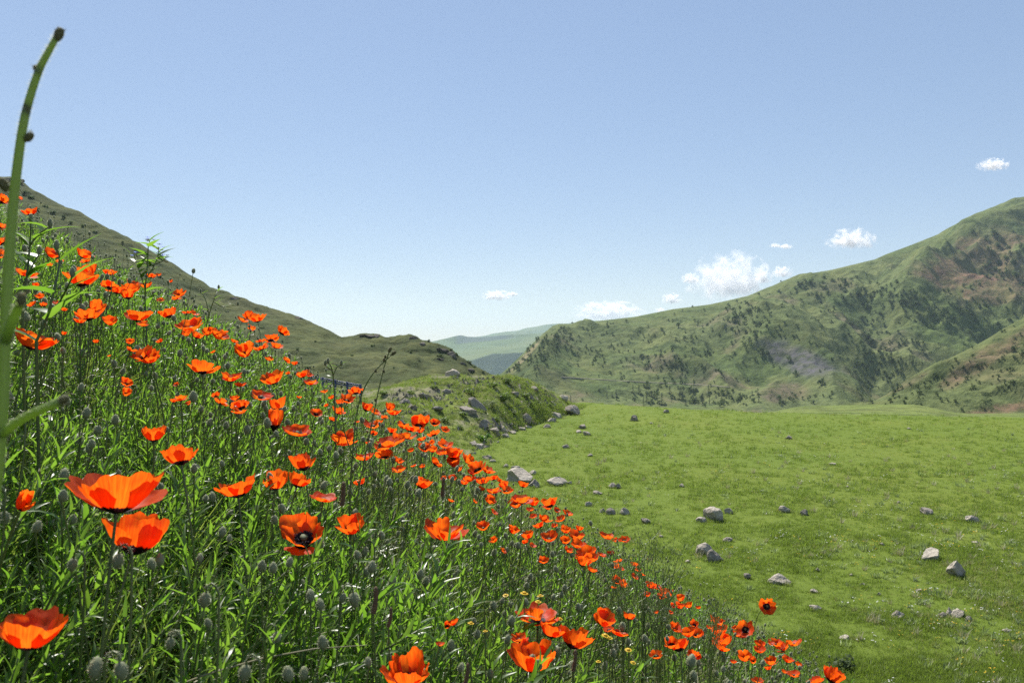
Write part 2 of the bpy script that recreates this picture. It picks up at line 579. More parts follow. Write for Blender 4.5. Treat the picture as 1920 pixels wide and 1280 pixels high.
# mound at the meadow's edge
px = np.linspace(250, 1115, 330)
b_py, b_d = pl(px, [(250, 880, 30), (700, 875, 36), (800, 875, 38), (880, 862, 41), (930, 827, 48), (990, 801, 56), (1045, 784, 63), (1085, 767, 71), (1115, 758, 78)])
m_py, m_d = pl(px, [(250, 770, 45), (600, 780, 44), (720, 778, 46), (860, 768, 50), (930, 758, 54), (1000, 757, 60), (1050, 765, 66), (1085, 763, 73), (1115, 759, 79)])
c_py, c_d = pl(px, [(250, 690, 70), (500, 712, 62), (585, 722, 59), (680, 733, 57), (720, 728, 57), (760, 714, 57.5), (800, 706, 58), (850, 700, 60), (885, 706, 61), (920, 706, 62), (965, 706, 64), (1000, 716, 66), (1030, 732, 69), (1055, 748, 73), (1080, 759, 77), (1115, 760, 81)])
zc = (CY - c_py) / FPX * c_d
rows = [(b_d * .93, CY + 6.4 / (b_d * .93) * FPX), (b_d, b_py), (m_d, m_py), (c_d, c_py), (c_d + 5, CY - (zc - .6) / (c_d + 5) * FPX), (c_d + 22, CY - (zc - 7) / (c_d + 22) * FPX)]
P, par = loft(rows, px, [6, 70, 70, 14, 8])
env = np.clip(np.minimum((par - .9) / .5, (3.6 - par) / .8), 0, 1)[:, None] * sstep(1112, 1040, px)[None]
P[..., 2] += env * (.35 * fbm(P[..., 0] / 3, P[..., 1] / 3, 31, 4) + .16 * ridged(P[..., 0] / 1.2, P[..., 1] / 1.2, 32, 3) - .08)
MOUND_P = P
n = sstep(-.3, .35, fbm(P[..., 0] / 4, P[..., 1] / 4, 33, 4))[..., None]
tint = np.array((.19, .225, .06)) * n + np.array((.15, .175, .06)) * (1 - n)
so_ = sstep(.12, .42, fbm(P[..., 0] / 2.5 + 7, P[..., 1] / 2.5, 34, 4))[..., None] * .85
tint = tint * (1 - so_) + np.array((.23, .205, .15)) * so_
terrain('mound', P, M['mound'], 'rough grassy mound with rubble and shrubs at the meadow edge', tint)

# mountain on the far side of the valley
px = np.concatenate([np.linspace(800, 1960, 640), np.linspace(1966, 2900, 90)])
r_py, r_d = pl(px, [(800, 820, 560), (880, 752, 590), (940, 700, 620), (952, 690, 628), (975, 668, 645), (1000, 642, 672), (1020, 624, 700), (1036, 611, 730), (1048, 607, 745), (1075, 607.5, 760), (1110, 603, 770), (1190, 594, 785), (1260, 580, 800),
    (1330, 571, 815), (1400, 556, 830), (1440, 540, 845), (1470, 527, 855), (1500, 517, 865), (1560, 506, 880), (1640, 487, 900), (1660, 478, 905), (1700, 463, 915), (1760, 441, 930), (1790, 424, 940), (1805, 414, 950), (1850, 396, 965), (1905, 375, 990), (1960, 366, 1010), (2100, 372, 1050), (2300, 410, 1080), (2900, 470, 1150)])
f_d, f_z = pl(px, [(800, 440, -36), (1000, 450, -40), (1300, 470, -42), (1600, 500, -45), (2900, 560, -48)])
zr = (CY - r_py) / FPX * r_d
D = lambda f: f_d + (r_d - f_d) * f
PYZ = lambda g, d: CY - (f_z + (zr - f_z) * g) / d * FPX
rows = [(f_d * .8, CY + (-f_z * .86) / (f_d * .8) * FPX), (f_d, CY - f_z / f_d * FPX), (D(.3), PYZ(.25, D(.3))), (D(.55), PYZ(.58, D(.55))), (D(.78), PYZ(.85, D(.78))), (r_d, r_py),
        (r_d + 60, CY - (zr - 9) / (r_d + 60) * FPX), (r_d + 420, CY - (zr - 130) / (r_d + 420) * FPX)]
P, par = loft(rows, px, [8, 56, 70, 76, 60, 8, 8])
PXg = np.repeat(px[None], len(par), 0); PARg = np.repeat(par[:, None], len(px), 1)
env = np.clip(np.minimum((par - 1.0) / .8, (5 - par) / 1.25), 0, 1)[:, None]
env = env * env * (3 - 2 * env)
wx = P[..., 0] + 26 * fbm(P[..., 0] / 90, P[..., 1] / 90, 41, 3)
wy = P[..., 1] + 26 * fbm(P[..., 0] / 90, P[..., 1] / 90, 42, 3)
gul = ridged(wx / 95 + wy / 260, wy / 190 - wx / 420, 43, 5, .52)
amp = np.interp(px, [800, 1000, 1200, 1500, 1800, 2900], [5, 9, 15, 24, 30, 34])[None]
P[..., 2] += env * (amp * (gul - .25) + 3.2 * fbm(P[..., 0] / 22, P[..., 1] / 22, 44, 4))
# named landforms: (px, row) ridge lines added as real relief
def spur(pts, width, height, sharp=1.0):
    best = np.full(PXg.shape, 1e9); 
    for (x0, t0), (x1, t1) in zip(pts[:-1], pts[1:]):
        ax, at_ = (PXg - x0), (PARg - t0) * 110
        bx, bt = x1 - x0, (t1 - t0) * 110
        h_ = np.clip((ax * bx + at_ * bt) / (bx * bx + bt * bt), 0, 1)
        best = np.minimum(best, np.hypot(ax - h_ * bx, at_ - h_ * bt))
    return height * np.clip(1 - best / width, 0, 1) ** sharp
P[..., 2] += spur([(1405, 3.0), (1450, 2.5), (1530, 1.9), (1610, 1.35)], 75, 24, 1.1)
P[..., 2] += spur([(1440, 1.25), (1500, 1.5), (1560, 1.25)], 60, 11)
P[..., 2] += spur([(1066, 4.0), (1040, 3.2), (1010, 2.2)], 60, 9)
P[..., 2] -= spur([(1700, 4.3), (1660, 3.0), (1640, 2.0), (1630, 1.3)], 70, 11)
P[..., 2] += spur([(1790, 3.9), (1740, 3.4), (1690, 2.8)], 70, 18)
MT_P = P
g0 = np.array((.102, .138, .045)); g1 = np.array((.138, .165, .064)); br = np.array((.155, .12, .085)); red = np.array((.20, .11, .085)); gry = np.array((.105, .098, .11)); dkg = np.array((.05, .075, .028))
n = sstep(-.3, .45, fbm(P[..., 0] / 60, P[..., 1] / 60, 45, 5))[..., None]
tint = g0 * n + g1 * (1 - n)
n = (sstep(.05, .5, fbm(P[..., 0] / 35 + 4, P[..., 1] / 35, 46, 5)) * sstep(4.6, 3.2, PARg))[..., None] * .75
tint = tint * (1 - n) + br * n
n = (np.clip(sstep(.1, -.55, gul) + .9 * sstep(.0, .35, fbm(P[..., 0] / 28, P[..., 1] / 28, 48, 5) + .5 * fbm(P[..., 0] / 110, P[..., 1] / 110, 49, 3) - .08), 0, 1) * env)[..., None] * .62
tint = tint * (1 - n) + dkg * n
def patch(cx, cy, rx, ry, col, st=1.0, nz=.5, ang=0.0):
    """soil or wood of its own colour over part of the mountain"""
    global tint
    py = CY - P[..., 2] / P[..., 1] * FPX
    dx, dy = PXg - cx, py - cy
    ca, sa = math.cos(R(ang)), math.sin(R(ang))
    e = np.hypot((dx * ca + dy * sa) / rx, (-dx * sa + dy * ca) / ry) + nz * fbm(P[..., 0] / 24, P[..., 1] / 24, 47, 5)
    w_ = (sstep(1.1, .55, e) * st)[..., None]
    tint = tint * (1 - w_) + np.array(col) * w_
patch(1500, 672, 85, 30, gry, .95, .45, 22)
patch(1465, 735, 50, 20, br, .9)
patch(1840, 480, 95, 45, red, .6, .8, -25)
patch(1790, 515, 75, 34, red, .5, .8, 10)
patch(1880, 540, 80, 30, red, .55, .8)
patch(1010, 665, 62, 20, dkg, .85, .4, -42)
patch(985, 668, 45, 5, (.27, .22, .13), .9, .2, -46)
patch(1545, 560, 100, 20, dkg, .4, .7, 5)
patch(1640, 585, 90, 18, dkg, .3, .7, 12)
patch(1290, 690, 60, 35, dkg, .5, .7)
patch(1880, 420, 40, 20, dkg, .6, .7)
terrain('mountain', P, M['mountain'], 'green gullied mountain with trees and reddish scars across the valley', tint)

# nearer reddish spur on the right
px = np.linspace(1480, 2600, 300)
r_py, r_d = pl(px, [(1480, 800, 300), (1560, 782, 318), (1600, 772, 328), (1650, 746, 338), (1720, 705, 352), (1760, 683, 360), (1800, 662, 370), (1860, 632, 384), (1920, 599, 400), (2000, 560, 420), (2300, 450, 470), (2600, 430, 500)])
zr = (CY - r_py) / FPX * r_d
f_d = np.interp(px, [1480, 1700, 2600], [245, 235, 225.]); f_z = np.full_like(px, -24.5)
D = lambda f: f_d + (r_d - f_d) * f
PYZ = lambda g, d: CY - (f_z + (zr - f_z) * g) / d * FPX
rows = [(f_d * .85, CY + 27 / (f_d * .85) * FPX), (f_d, CY - f_z / f_d * FPX), (D(.35), PYZ(.28, D(.35))), (D(.7), PYZ(.66, D(.7))), (r_d, r_py), (r_d + 15, CY - (zr - 4) / (r_d + 15) * FPX), (r_d + 120, CY - (zr - 75) / (r_d + 120) * FPX)]
P, par = loft(rows, px, [6, 46, 50, 44, 6, 8])
PXg = np.repeat(px[None], len(par), 0); PARg = np.repeat(par[:, None], len(px), 1)
env = np.clip(np.minimum((par - 1.0) / .6, (4 - par) / .7), 0, 1)[:, None]
P[..., 2] += env * (7 * (ridged(P[..., 0] / 45 + P[..., 1] / 60, P[..., 1] / 50, 51, 5) - .2) + 1.4 * fbm(P[..., 0] / 9, P[..., 1] / 9, 52, 4))
st_ = np.sin((P[..., 2] - .25 * P[..., 0]) * .42 + 2 * fbm(P[..., 0] / 40, P[..., 1] / 40, 53, 3))
P[..., 2] += env * 1.0 * sstep(-.2, .2, st_)
tint = np.zeros((*P.shape[:2], 3)); tint[:] = (.115, .14, .052)
n = sstep(-.1, .45, fbm(P[..., 0] / 40 + P[..., 2] / 16, P[..., 1] / 60 + 3, 54, 5))[..., None] * .8
tint = tint * (1 - n) + np.array((.165, .15, .075)) * n
gry = np.array((.2, .2, .2))
patch(1850, 672, 95, 17, (.19, .125, .085), .75, .6, -32)
patch(1790, 715, 40, 14, (.18, .12, .08), .55, .6, -30)
patch(1930, 620, 60, 14, (.16, .11, .08), .8, .5, -32)
patch(1890, 765, 90, 10, (.19, .11, .08), .8, .5, -8)
patch(1700, 720, 50, 8, (.12, .10, .06), .8, .5, -30)
terrain('spur', P, M['mountain'], 'nearer mountain spur of grass and bare reddish soil', tint)

# far hills
px = np.linspace(560, 1500, 240)
rows = []
for pts, d in (([(560, 760), (1500, 760)], 1900), ([(560, 730), (900, 722), (940, 716), (1500, 700)], 2350), ([(560, 690), (800, 684), (850, 679), (890, 671), (930, 665), (965, 663), (1010, 656), (1060, 645), (1500, 640)], 2420),
               ([(560, 672), (800, 663), (850, 656), (900, 650), (950, 645), (1000, 640), (1500, 620)], 3000), ([(560, 668), (790, 653), (835, 645), (860, 648), (905, 643), (945, 636), (1010, 632), (1500, 610)], 3150),
               ([(560, 665), (780, 646), (815, 639), (838, 634), (855, 629.5), (864, 628), (876, 631), (900, 632), (920, 630.5), (945, 628), (1010, 625), (1060, 616), (1500, 600)], 3230), ([(560, 675), (1500, 615)], 4000)):
    y_, = pl(px, pts)
    rows.append((np.full_like(px, float(d)), y_))
SHARP = {1, 2, 4, 5}
P, par = loft(rows, px, [8, 26, 34, 14, 20, 8])
SHARP = set()
env = np.clip(np.minimum((par - .3) / .5, (5 - par) / .35), 0, 1)[:, None]
P[..., 2] += env * (9 * (ridged(P[..., 0] / 170, P[..., 1] / 200, 61, 4) - .2))
tint = np.zeros((*P.shape[:2], 3)); tint[:] = (.105, .145, .06)
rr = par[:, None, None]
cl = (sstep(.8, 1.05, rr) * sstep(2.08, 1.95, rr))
tint = tint * (1 - .6 * cl) + np.array((.085, .11, .085)) * .6 * cl  # bluish shade of the lower cliff face put into its colour
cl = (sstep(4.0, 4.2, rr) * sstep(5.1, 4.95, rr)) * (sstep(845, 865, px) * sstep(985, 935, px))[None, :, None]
tint = tint * (1 - .8 * cl) + np.array((.09, .105, .10)) * .8 * cl  # shade on the upper scarp mixed into the tint
terrain('far_hills', P, M['far'], 'hazy green tableland with scarps tinted in bluish shade at the valley end', tint)
px = np.linspace(560, 1600, 200)
y_, = pl(px, [(560, 690), (800, 655), (880, 637), (905, 631), (925, 625), (950, 621.5), (970, 620), (985, 615), (1000, 613), (1020, 610.5), (1040, 609), (1100, 602), (1600, 590)])
rows = [(np.full_like(px, 4300.), np.full_like(px, 665.)), (np.full_like(px, 4700.), y_ * .6 + 640 * .4), (np.full_like(px, 5100.), y_), (np.full_like(px, 5700.), y_ + 14)]
P, par = loft(rows, px, [16, 30, 10])
P[..., 2] += np.clip(np.minimum(par, (2 - par) / .4), 0, 1)[:, None] * 22 * (ridged(P[..., 0] / 300, P[..., 1] / 300, 63, 4) - .2)
tint = np.zeros((*P.shape[:2], 3)); tint[:] = (.105, .145, .065)
terrain('farthest_ridge', P, M['far'], 'farthest pale blue-green ridge under the sky', tint)

# ------------------------------------------------------------------ air
hb = MB()
Z_TOP = max(v.co.z for n_ in ('mountain', 'left_hill', 'spur', 'far_hills', 'farthest_ridge') for v in bpy.data.objects[n_].data.vertices) + 12
print('top', Z_TOP, min(v.co.z for o_ in COL.objects if o_.type == 'MESH' for v in o_.data.vertices))
x0, x1, y0, y1, z0, z1 = -1800, 2600, -60, 6200, -150, Z_TOP
hb.add([(x0, y0, z0), (x1, y0, z0), (x1, y1, z0), (x0, y1, z0), (x0, y0, z1), (x1, y0, z1), (x1, y1, z1), (x0, y1, z1)],
       [(0, 3, 2, 1), (4, 5, 6, 7), (0, 1, 5, 4), (1, 2, 6, 5), (2, 3, 7, 6), (3, 0, 4, 7)])
k = NT('air')
pv = k.node('ShaderNodeVolumePrincipled')
pv.inputs['Color'].default_value = (.66, .83, 1.0, 1)
pv.inputs['Density'].default_value = 0.00009
pv.inputs['Anisotropy'].default_value = 0.25
k.link(pv.outputs[0], k.out.inputs['Volume'])
ho = hb.obj('haze', [k.m], smooth=False)
tag(ho, 'thin blue haze filling the valley air', None, None, 'stuff')



ORD = ['first', 'second', 'third', 'fourth', 'fifth', 'sixth', 'seventh', 'eighth']
NUM = ['', 'lone', 'two', 'three', 'four', 'five', 'six', 'seven', 'eight']


def clusters(items, most=6):
    if len(items) <= most: return [items]
    a = np.array([(p[0], p[1]) for p in items])
    ax = 0 if np.ptp(a[:, 0]) > np.ptp(a[:, 1]) else 1
    o = sorted(items, key=lambda p: p[ax]); h = len(o) // 2
    return clusters(o[:h], most) + clusters(o[h:], most)


def relation(cx_, cy_, landmarks, used, far=110):
    """the nearest landmark whose side is not taken yet"""
    best = None
    for lx, ly, nm in landmarks:
        dx, dy = cx_ - lx, cy_ - ly
        dist = math.hypot(dx, dy)
        if abs(dx) > abs(dy): rel = 'right of' if dx > 0 else 'left of'
        else: rel = 'below' if dy > 0 else 'above'
        dg = ('up' if dy < 0 else 'down') + ' and ' + ('right from' if dx > 0 else 'left from')
        for cnd in ((('just ' if dist < far else 'farther ') + rel), dg, 'well ' + dg):
            if (nm, cnd) not in used:
                if best is None or dist < best[0]: best = (dist, nm, cnd)
                break
    used.add((best[1], best[2]))
    return best[2] + ' the ' + best[1]


def unique_labels(items, landmarks, far=110, most=6):
    """items: (px, py, key, noun phrase) -> {key: label}"""
    out, used = {}, set()
    for cl in clusters(items, most):
        rel = relation(np.mean([p[0] for p in cl]), np.mean([p[1] for p in cl]), landmarks, used, far)
        cl = sorted(cl, key=lambda p: p[0])
        for i, it in enumerate(cl):
            out[it[2]] = f'{it[3]} {rel}' if len(cl) == 1 else f'{it[3]}, {ORD[i]} from left of {NUM[len(cl)]} {rel}'
    return out


def pix(p):
    return CX + p[0] / p[1] * FPX, CY - p[2] / p[1] * FPX


# ------------------------------------------------------------------ scattered ground cover
def source(name, mb, mats):
    return bpy.data.objects.new(name, mb.mesh(name, mats))


def scatter(name, sources, pts, rots, scl, idx, label):
    me = bpy.data.meshes.new(name)
    n = len(pts)
    me.vertices.add(n)
    me.vertices.foreach_set('co', np.asarray(pts, np.float32).ravel())
    for nm, ty, arr, key in (('rot', 'FLOAT_VECTOR', rots, 'vector'), ('scl', 'FLOAT', scl, 'value'), ('pick', 'INT', idx, 'value')):
        a = me.attributes.new(nm, ty, 'POINT')
        a.data.foreach_set(key, np.asarray(arr, np.int32 if ty == 'INT' else np.float32).ravel())
    o = link(bpy.data.objects.new(name, me))
    ng = bpy.data.node_groups.new(name, 'GeometryNodeTree')
    ng.interface.new_socket('Geometry', in_out='INPUT', socket_type='NodeSocketGeometry')
    ng.interface.new_socket('Geometry', in_out='OUTPUT', socket_type='NodeSocketGeometry')
    N, L = ng.nodes, ng.links
    gi, go = N.new('NodeGroupInput'), N.new('NodeGroupOutput')
    ins = N.new('GeometryNodeInstanceOnPoints')
    join = N.new('GeometryNodeJoinGeometry')
    for s in reversed(sources):
        oi = N.new('GeometryNodeObjectInfo')
        oi.inputs['Object'].default_value = s
        oi.inputs['As Instance'].default_value = True
        L.new(oi.outputs['Geometry'], join.inputs[0])
    def named(nm, ty):
        a = N.new('GeometryNodeInputNamedAttribute'); a.data_type = ty
        a.inputs['Name'].default_value = nm
        return a.outputs['Attribute']
    L.new(gi.outputs[0], ins.inputs['Points'])
    L.new(join.outputs[0], ins.inputs['Instance'])
    ins.inputs['Pick Instance'].default_value = True
    L.new(named('pick', 'INT'), ins.inputs['Instance Index'])
    e2r = N.new('FunctionNodeEulerToRotation')
    L.new(named('rot', 'FLOAT_VECTOR'), e2r.inputs[0])
    L.new(e2r.outputs[0], ins.inputs['Rotation'])
    L.new(named('scl', 'FLOAT'), ins.inputs['Scale'])
    L.new(ins.outputs[0], go.inputs[0])
    md = o.modifiers.new('scatter', 'NODES')
    md.node_group = ng
    return tag(o, label, None, None, 'stuff')


U = random.uniform


def leafy(seed, h, nl, ll, lw, mat='leaf'):
    random.seed(seed)
    mb = MB()
    top = Vector((U(-.05, .05), U(-.05, .05), h))
    pts = curve_pts(Vector((0, 0, 0)), Vector((U(-.05, .05), U(-.05, .05), h * .5)), top, 5)
    tube(mb, pts, [.0028, .0026, .0024, .002, .0016, .001], 4, 1)
    for i in range(nl):
        t = .12 + .88 * (i / (nl - 1)) ** .85
        j = min(int(t * 5), 4); f = t * 5 - j
        b = pts[j].lerp(pts[j + 1], f)
        L_ = ll * (1.1 - .55 * t) * U(.75, 1.2)
        leaf(mb, b, i * 2.4 + U(-.5, .5), U(.45, 1.05) + .3 * t, L_, lw * U(.75, 1.25) * (1.05 - .4 * t), U(.2, .9), U(.12, .4), 3, 0, U(-.5, .5))
    return source('leafy_stem', mb, [M[mat], M['stalk']])


def tuft(seed, h, n, w, mat='grass', spread=.05, lean=.5):
    random.seed(seed)
    mb = MB()
    for i in range(n):
        a = U(0, 6.28)
        leaf(mb, (math.cos(a) * U(0, spread), math.sin(a) * U(0, spread), 0), U(0, 6.28), U(1.5 - lean, 1.55), h * U(.55, 1.1), w * U(.7, 1.3), U(.1, .8), .2, 3, 0, U(-.6, .6), .35)
    return source('grass_tuft', mb, [M[mat]])


def lobed(seed, nleaf=6):
    random.seed(seed)
    mb = MB()
    for q in range(nleaf):
        yaw, L_ = U(0, 6.28), U(.16, .28)
        pit = U(.7, 1.3)
        p = Vector((0, 0, 0)); d0 = Vector((math.cos(yaw), math.sin(yaw), 0))
        pts = []
        for i in range(9):
            a = pit - .9 * i / 8
            pts.append(p.copy()); p = p + (d0 * math.cos(a) + Vector((0, 0, math.sin(a)))) * L_ / 8
        tube(mb, pts, [.0018] * 9, 3, 1, False)
        for i in range(2, 9):
            for sg in (-1, 1):
                l2 = .055 * math.sin(math.pi * min(1, (i + .5) / 10)) + .012
                leaf(mb, pts[i], yaw + sg * U(.6, 1.0), .5 - .9 * i / 8 + pit * .3, l2 * U(.8, 1.2), .009, .3, .2, 2, 0, U(-.4, .4))
    return source('lobed_leaves', mb, [M['lobed'], M['stalk']])


def stalks(seed, n, h, budded=True):
    """fine upright stalks with small seed heads"""
    random.seed(seed)
    mb = MB()
    for i in range(n):
        b = Vector((U(-.08, .08), U(-.08, .08), 0))
        t = b + Vector((U(-.1, .1), U(-.1, .1), h * U(.7, 1.1)))
        tube(mb, curve_pts(b, (b + t) / 2 + Vector((U(-.03, .03), U(-.03, .03), 0)), t, 4), [.0014] * 5, 3, 0, False)
        if budded and U(0, 1) < .6:
            tube(mb, [t, t + Vector((0, 0, .006)), t + Vector((0, 0, .013)), t + Vector((0, 0, .018))], [.0015, .0045, .0042, .001], 5, 1)
            hairs(mb, [(t + Vector((math.cos(a_) * .004, math.sin(a_) * .004, U(.002, .017))), Vector((math.cos(a_), math.sin(a_), U(-.2, .5))).normalized()) for a_ in [U(0, 6.28) for _ in range(22)]], .004, .0004, 2)
        for w2 in range(2):
            f_ = U(.3, .85)
            leaf(mb, b.lerp(t, f_), U(0, 6.28), U(.5, 1.1), U(.03, .06), U(.004, .007), .5, .2, 2, 3)
    return source('fine_stalks', mb, [M['stalk'], M['bud'], M['hair'], M['lobed']])


def straws(seed):  # pale dry straws that also stand in for highlights on grass blades
    random.seed(seed)
    mb = MB()
    for i in range(4):
        a = U(0, 6.28); l = U(.18, .4)
        b = Vector((U(-.1, .1), U(-.1, .1), U(.1, .25)))
        t = b + Vector((math.cos(a) * l, math.sin(a) * l, U(-.02, .18)))
        tube(mb, curve_pts(b, (b + t) / 2 + Vector((0, 0, U(.0, .05))), t, 4), [.0013, .0014, .0013, .001, .0006], 3, 0, False)
    return source('dry_straw', mb, [M['straw']])


SRC = ([leafy(100 + i, h, nl, ll, lw) for i, (h, nl, ll, lw) in enumerate(((.35, 34, .060, .0082), (.30, 36, .050, .0072), (.38, 32, .072, .0105), (.27, 30, .042, .0062)))]
       + [tuft(120 + i, h, n, w) for i, (h, n, w) in enumerate(((.34, 16, .006), (.28, 20, .005), (.40, 14, .007)))]
       + [lobed(130 + i) for i in range(3)] + [stalks(140 + i, 8, .42) for i in range(3)] + [straws(150 + i) for i in range(2)])
KIND = {'leafy': [0, 1, 2, 3], 'tuft': [4, 5, 6], 'lobed': [7, 8, 9], 'stalk': [10, 11, 12], 'straw': [13, 14]}


def bank_cover():
    pts, rot, scl, idx = [], [], [], []
    r = np.random.default_rng(5)
    N = 140000
    y = r.uniform(.12, 15, N); xx = r.uniform(-1.0, 1.0, N)
    x = xx * (.85 * y + .6)
    area = 2 * (.85 * y + .6) * (15 - .12) / N
    dens = np.where(y < 1.7, 600, np.where(y < 6, 540, 95))
    keep = r.uniform(0, 1, N) < dens * area
    x, y = x[keep], y[keep]
    can = canopy(x, y)
    for X_, Y_, C in zip(x, y, can):
        if math.hypot(X_, Y_) < .34: continue
        z = C - CAN_H
        if z < -6.0: continue
        # leave out plants that would stand straight in front of the lens
        if Y_ < .75 and z + .45 > -.30 * Y_ - .02 and abs(X_) < .8 * Y_: continue
        leafiness = .9 if (X_ < -.25 * Y_ or Y_ < 1.9) else .56
        if Y_ > 4: leafiness = .45
        if X_ > -.2 * Y_ and Y_ > 1.5: leafiness -= .16
        qx = CX + X_ / Y_ * FPX
        if any(abs(qx - f_[0]) < f_[1] and Y_ < f_[2] for f_ in ((570, 62, 1.25), (225, 90, 1.0), (58, 75, .95), (765, 55, 1.3), (1003, 48, 1.55), (658, 36, 1.5), (833, 42, 1.4))): continue
        n_ = fbm(np.array([X_ * 1.3]), np.array([Y_ * 1.3]), 71, 3)[0]
        leafiness += .55 * n_
        q = r.uniform()
        if q < leafiness: kd = 'leafy'
        else:
            q2 = r.uniform()
            kd = 'tuft' if q2 < .46 else 'lobed' if q2 < .78 else 'stalk' if q2 < .95 else 'straw'
        pts.append((X_, Y_, z - .02)); idx.append(r.choice(KIND[kd]))
        tilt = r.normal(.26, .30); tx = r.normal(0, .28)
        e = (Matrix.Rotation(tilt, 4, 'Y') @ Matrix.Rotation(tx, 4, 'X') @ Matrix.Rotation(r.uniform(0, 6.28), 4, 'Z')).to_euler()
        rot.append(tuple(e))
        s = r.uniform(.75, 1.22) * (1.0 + .12 * n_)
        if kd == 'stalk': s *= .82
        if Y_ > 1.7: s *= .86 if kd != 'leafy' else .90
        if X_ < -.42 * Y_: s *= .9
        scl.append(s if Y_ > .8 else s * .9)
    scatter('undergrowth', SRC, pts, rot, scl, idx, 'dense green leaves, stalks and grass covering the poppy bank')
    print('bank plants', len(pts))


bank_cover()

MSRC = [tuft(160 + i, h, n, w, m, .16, .9) for i, (h, n, w, m) in enumerate(((.13, 26, .010, 'mgrass'), (.10, 30, .010, 'mgrass'), (.16, 22, .010, 'mgrass'), (.15, 20, .008, 'mgrass_dry'), (.09, 24, .012, 'grass')))]


def meadow_cover():
    r = np.random.default_rng(6)
    pts, rot, scl, idx = [], [], [], []
    N = 80000
    px = r.uniform(380, 2150, N); py = 748 + (1420 - 748) * r.uniform(0, 1, N) ** .9
    for a, b in zip(px, py):
        d = 6.0 * FPX / (b - CY) * r.uniform(.985, 1.015)
        ed = float(np.interp(a, [700, 1090, 1180, 1300, 1450, 1920], [80, 80, 73.5, 69, 66, 62]))
        if d > ed + 1 or d < 9.5: continue
        X_ = (a - CX) / FPX * d
        if canopy(X_, d) - CAN_H > -5.9: continue
        if a < np.interp(b, [760, 800, 830, 862, 900], [1090, 985, 925, 875, 600]): continue
        n1 = fbm(np.array([X_ * .16]), np.array([d * .16]), 81, 4)[0]
        n2 = fbm(np.array([X_ * .7]), np.array([d * .7]), 82, 3)[0]
        if n2 < -.25 and r.uniform() < .5: continue
        pts.append((X_, d, -6.02 + .1 * 0)); rot.append((r.normal(0, .12), r.normal(.05, .12), r.uniform(0, 6.28)))
        s = r.uniform(.55, 1.1) * (d / 22) ** .35 * (1 + .5 * n2)
        scl.append(max(s, .3))
        q = r.uniform() + .25 * n1
        idx.append(3 if q > .93 else 4 if q < .05 else r.choice([0, 1, 2]))
    P_ = np.array(pts)
    P_[:, 2] = -6.0 + (.10 * fbm(P_[:, 0] * .11, P_[:, 1] * .11, 11, 3) + .035 * fbm(P_[:, 0] * .7, P_[:, 1] * .7, 12, 3)) * sstep(6, 14, P_[:, 1]) + .22 * sstep(40, 66, P_[:, 1]) * fbm(P_[:, 0] * .16, P_[:, 1] * .05, 13, 4) - .02
    scatter('meadow_grass', MSRC, P_, rot, scl, idx, 'short yellow-green grass growing all over the meadow')
    print('meadow tufts', len(pts))


meadow_cover()


def mound_cover():
    r = np.random.default_rng(8)
    pts, rot, scl, idx = [], [], [], []
    nr, nc = MOUND_P.shape[:2]
    for q in range(12000):
        i = int(r.uniform(6, 150)); j = int(r.uniform(90, nc - 1))
        p = MOUND_P[min(i, nr - 1), j]
        n1 = fbm(np.array([p[0] / 2.5 + 7]), np.array([p[1] / 2.5]), 34, 4)[0]
        if n1 > .2 and r.uniform() < .75: continue
        pts.append(tuple(p - np.array((0, 0, .03)))); rot.append((r.normal(0, .15), r.normal(.05, .15), r.uniform(0, 6.28)))
        scl.append(r.uniform(.8, 1.9)); idx.append(r.choice([0, 1, 2, 3, 4], p=[.25, .2, .2, .12, .23]))
    scatter('mound_grass', MSRC, pts, rot, scl, idx, 'rough tufted grass covering the mound')


mound_cover()


# small white and yellow florets and grey weeds that speckle the meadow
def floret_src(seed, mat, n, h):
    random.seed(seed)
    mb = MB()
    for i in range(n):
        b = Vector((U(-.18, .18), U(-.18, .18), 0)); t = b + Vector((U(-.03, .03), U(-.03, .03), h * U(.6, 1.2)))
        tube(mb, [b, t], [.0016, .0012], 3, 0, False)
        for k_ in range(3):
            c = t + Vector((U(-.012, .012), U(-.012, .012), U(-.008, .008))); s = U(.007, .012)
            a = U(0, 3)
            mb.add([c + Vector((math.cos(a + q * 1.571) * s, math.sin(a + q * 1.571) * s, .3 * s * (q % 2))) for q in range(4)], [(0, 1, 2, 3)], 1)
    return source('floret', mb, [M['stalk'], M[mat]])
FSRC = [floret_src(180, 'white', 5, .16), floret_src(181, 'yellow', 4, .15), tuft(182, .17, 24, .016, 'lobed', .10, .9), tuft(183, .20, 16, .012, 'straw', .08, .6)]
r = np.random.default_rng(14)
rp, rr, rs, ri = [], [], [], []
while len(rp) < 1300:
    a, b_ = r.uniform(1000, 2100), 800 + 620 * r.uniform() ** .8
    d = 6.0 * FPX / (b_ - CY); x_ = (a - CX) / FPX * d
    if d < 9.5 or canopy(x_, d) - CAN_H > -5.9: continue
    if fbm(np.array([x_ * .3]), np.array([d * .3]), 91, 3)[0] < r.normal(-.05, .25): continue
    lz = drop('meadow', x_, d)
    if lz is None: continue
    rp.append((x_, d, lz.z - .01)); rr.append((r.normal(0, .1), r.normal(0, .1), r.uniform(0, 6.28))); rs.append(r.uniform(.7, 1.4) * (d / 20) ** .3); ri.append(r.choice([0, 1, 2, 3], p=[.14, .12, .54, .20]))
scatter('meadow_florets', FSRC, rp, rr, rs, ri, 'tiny white and yellow florets and grey weeds speckling the meadow')


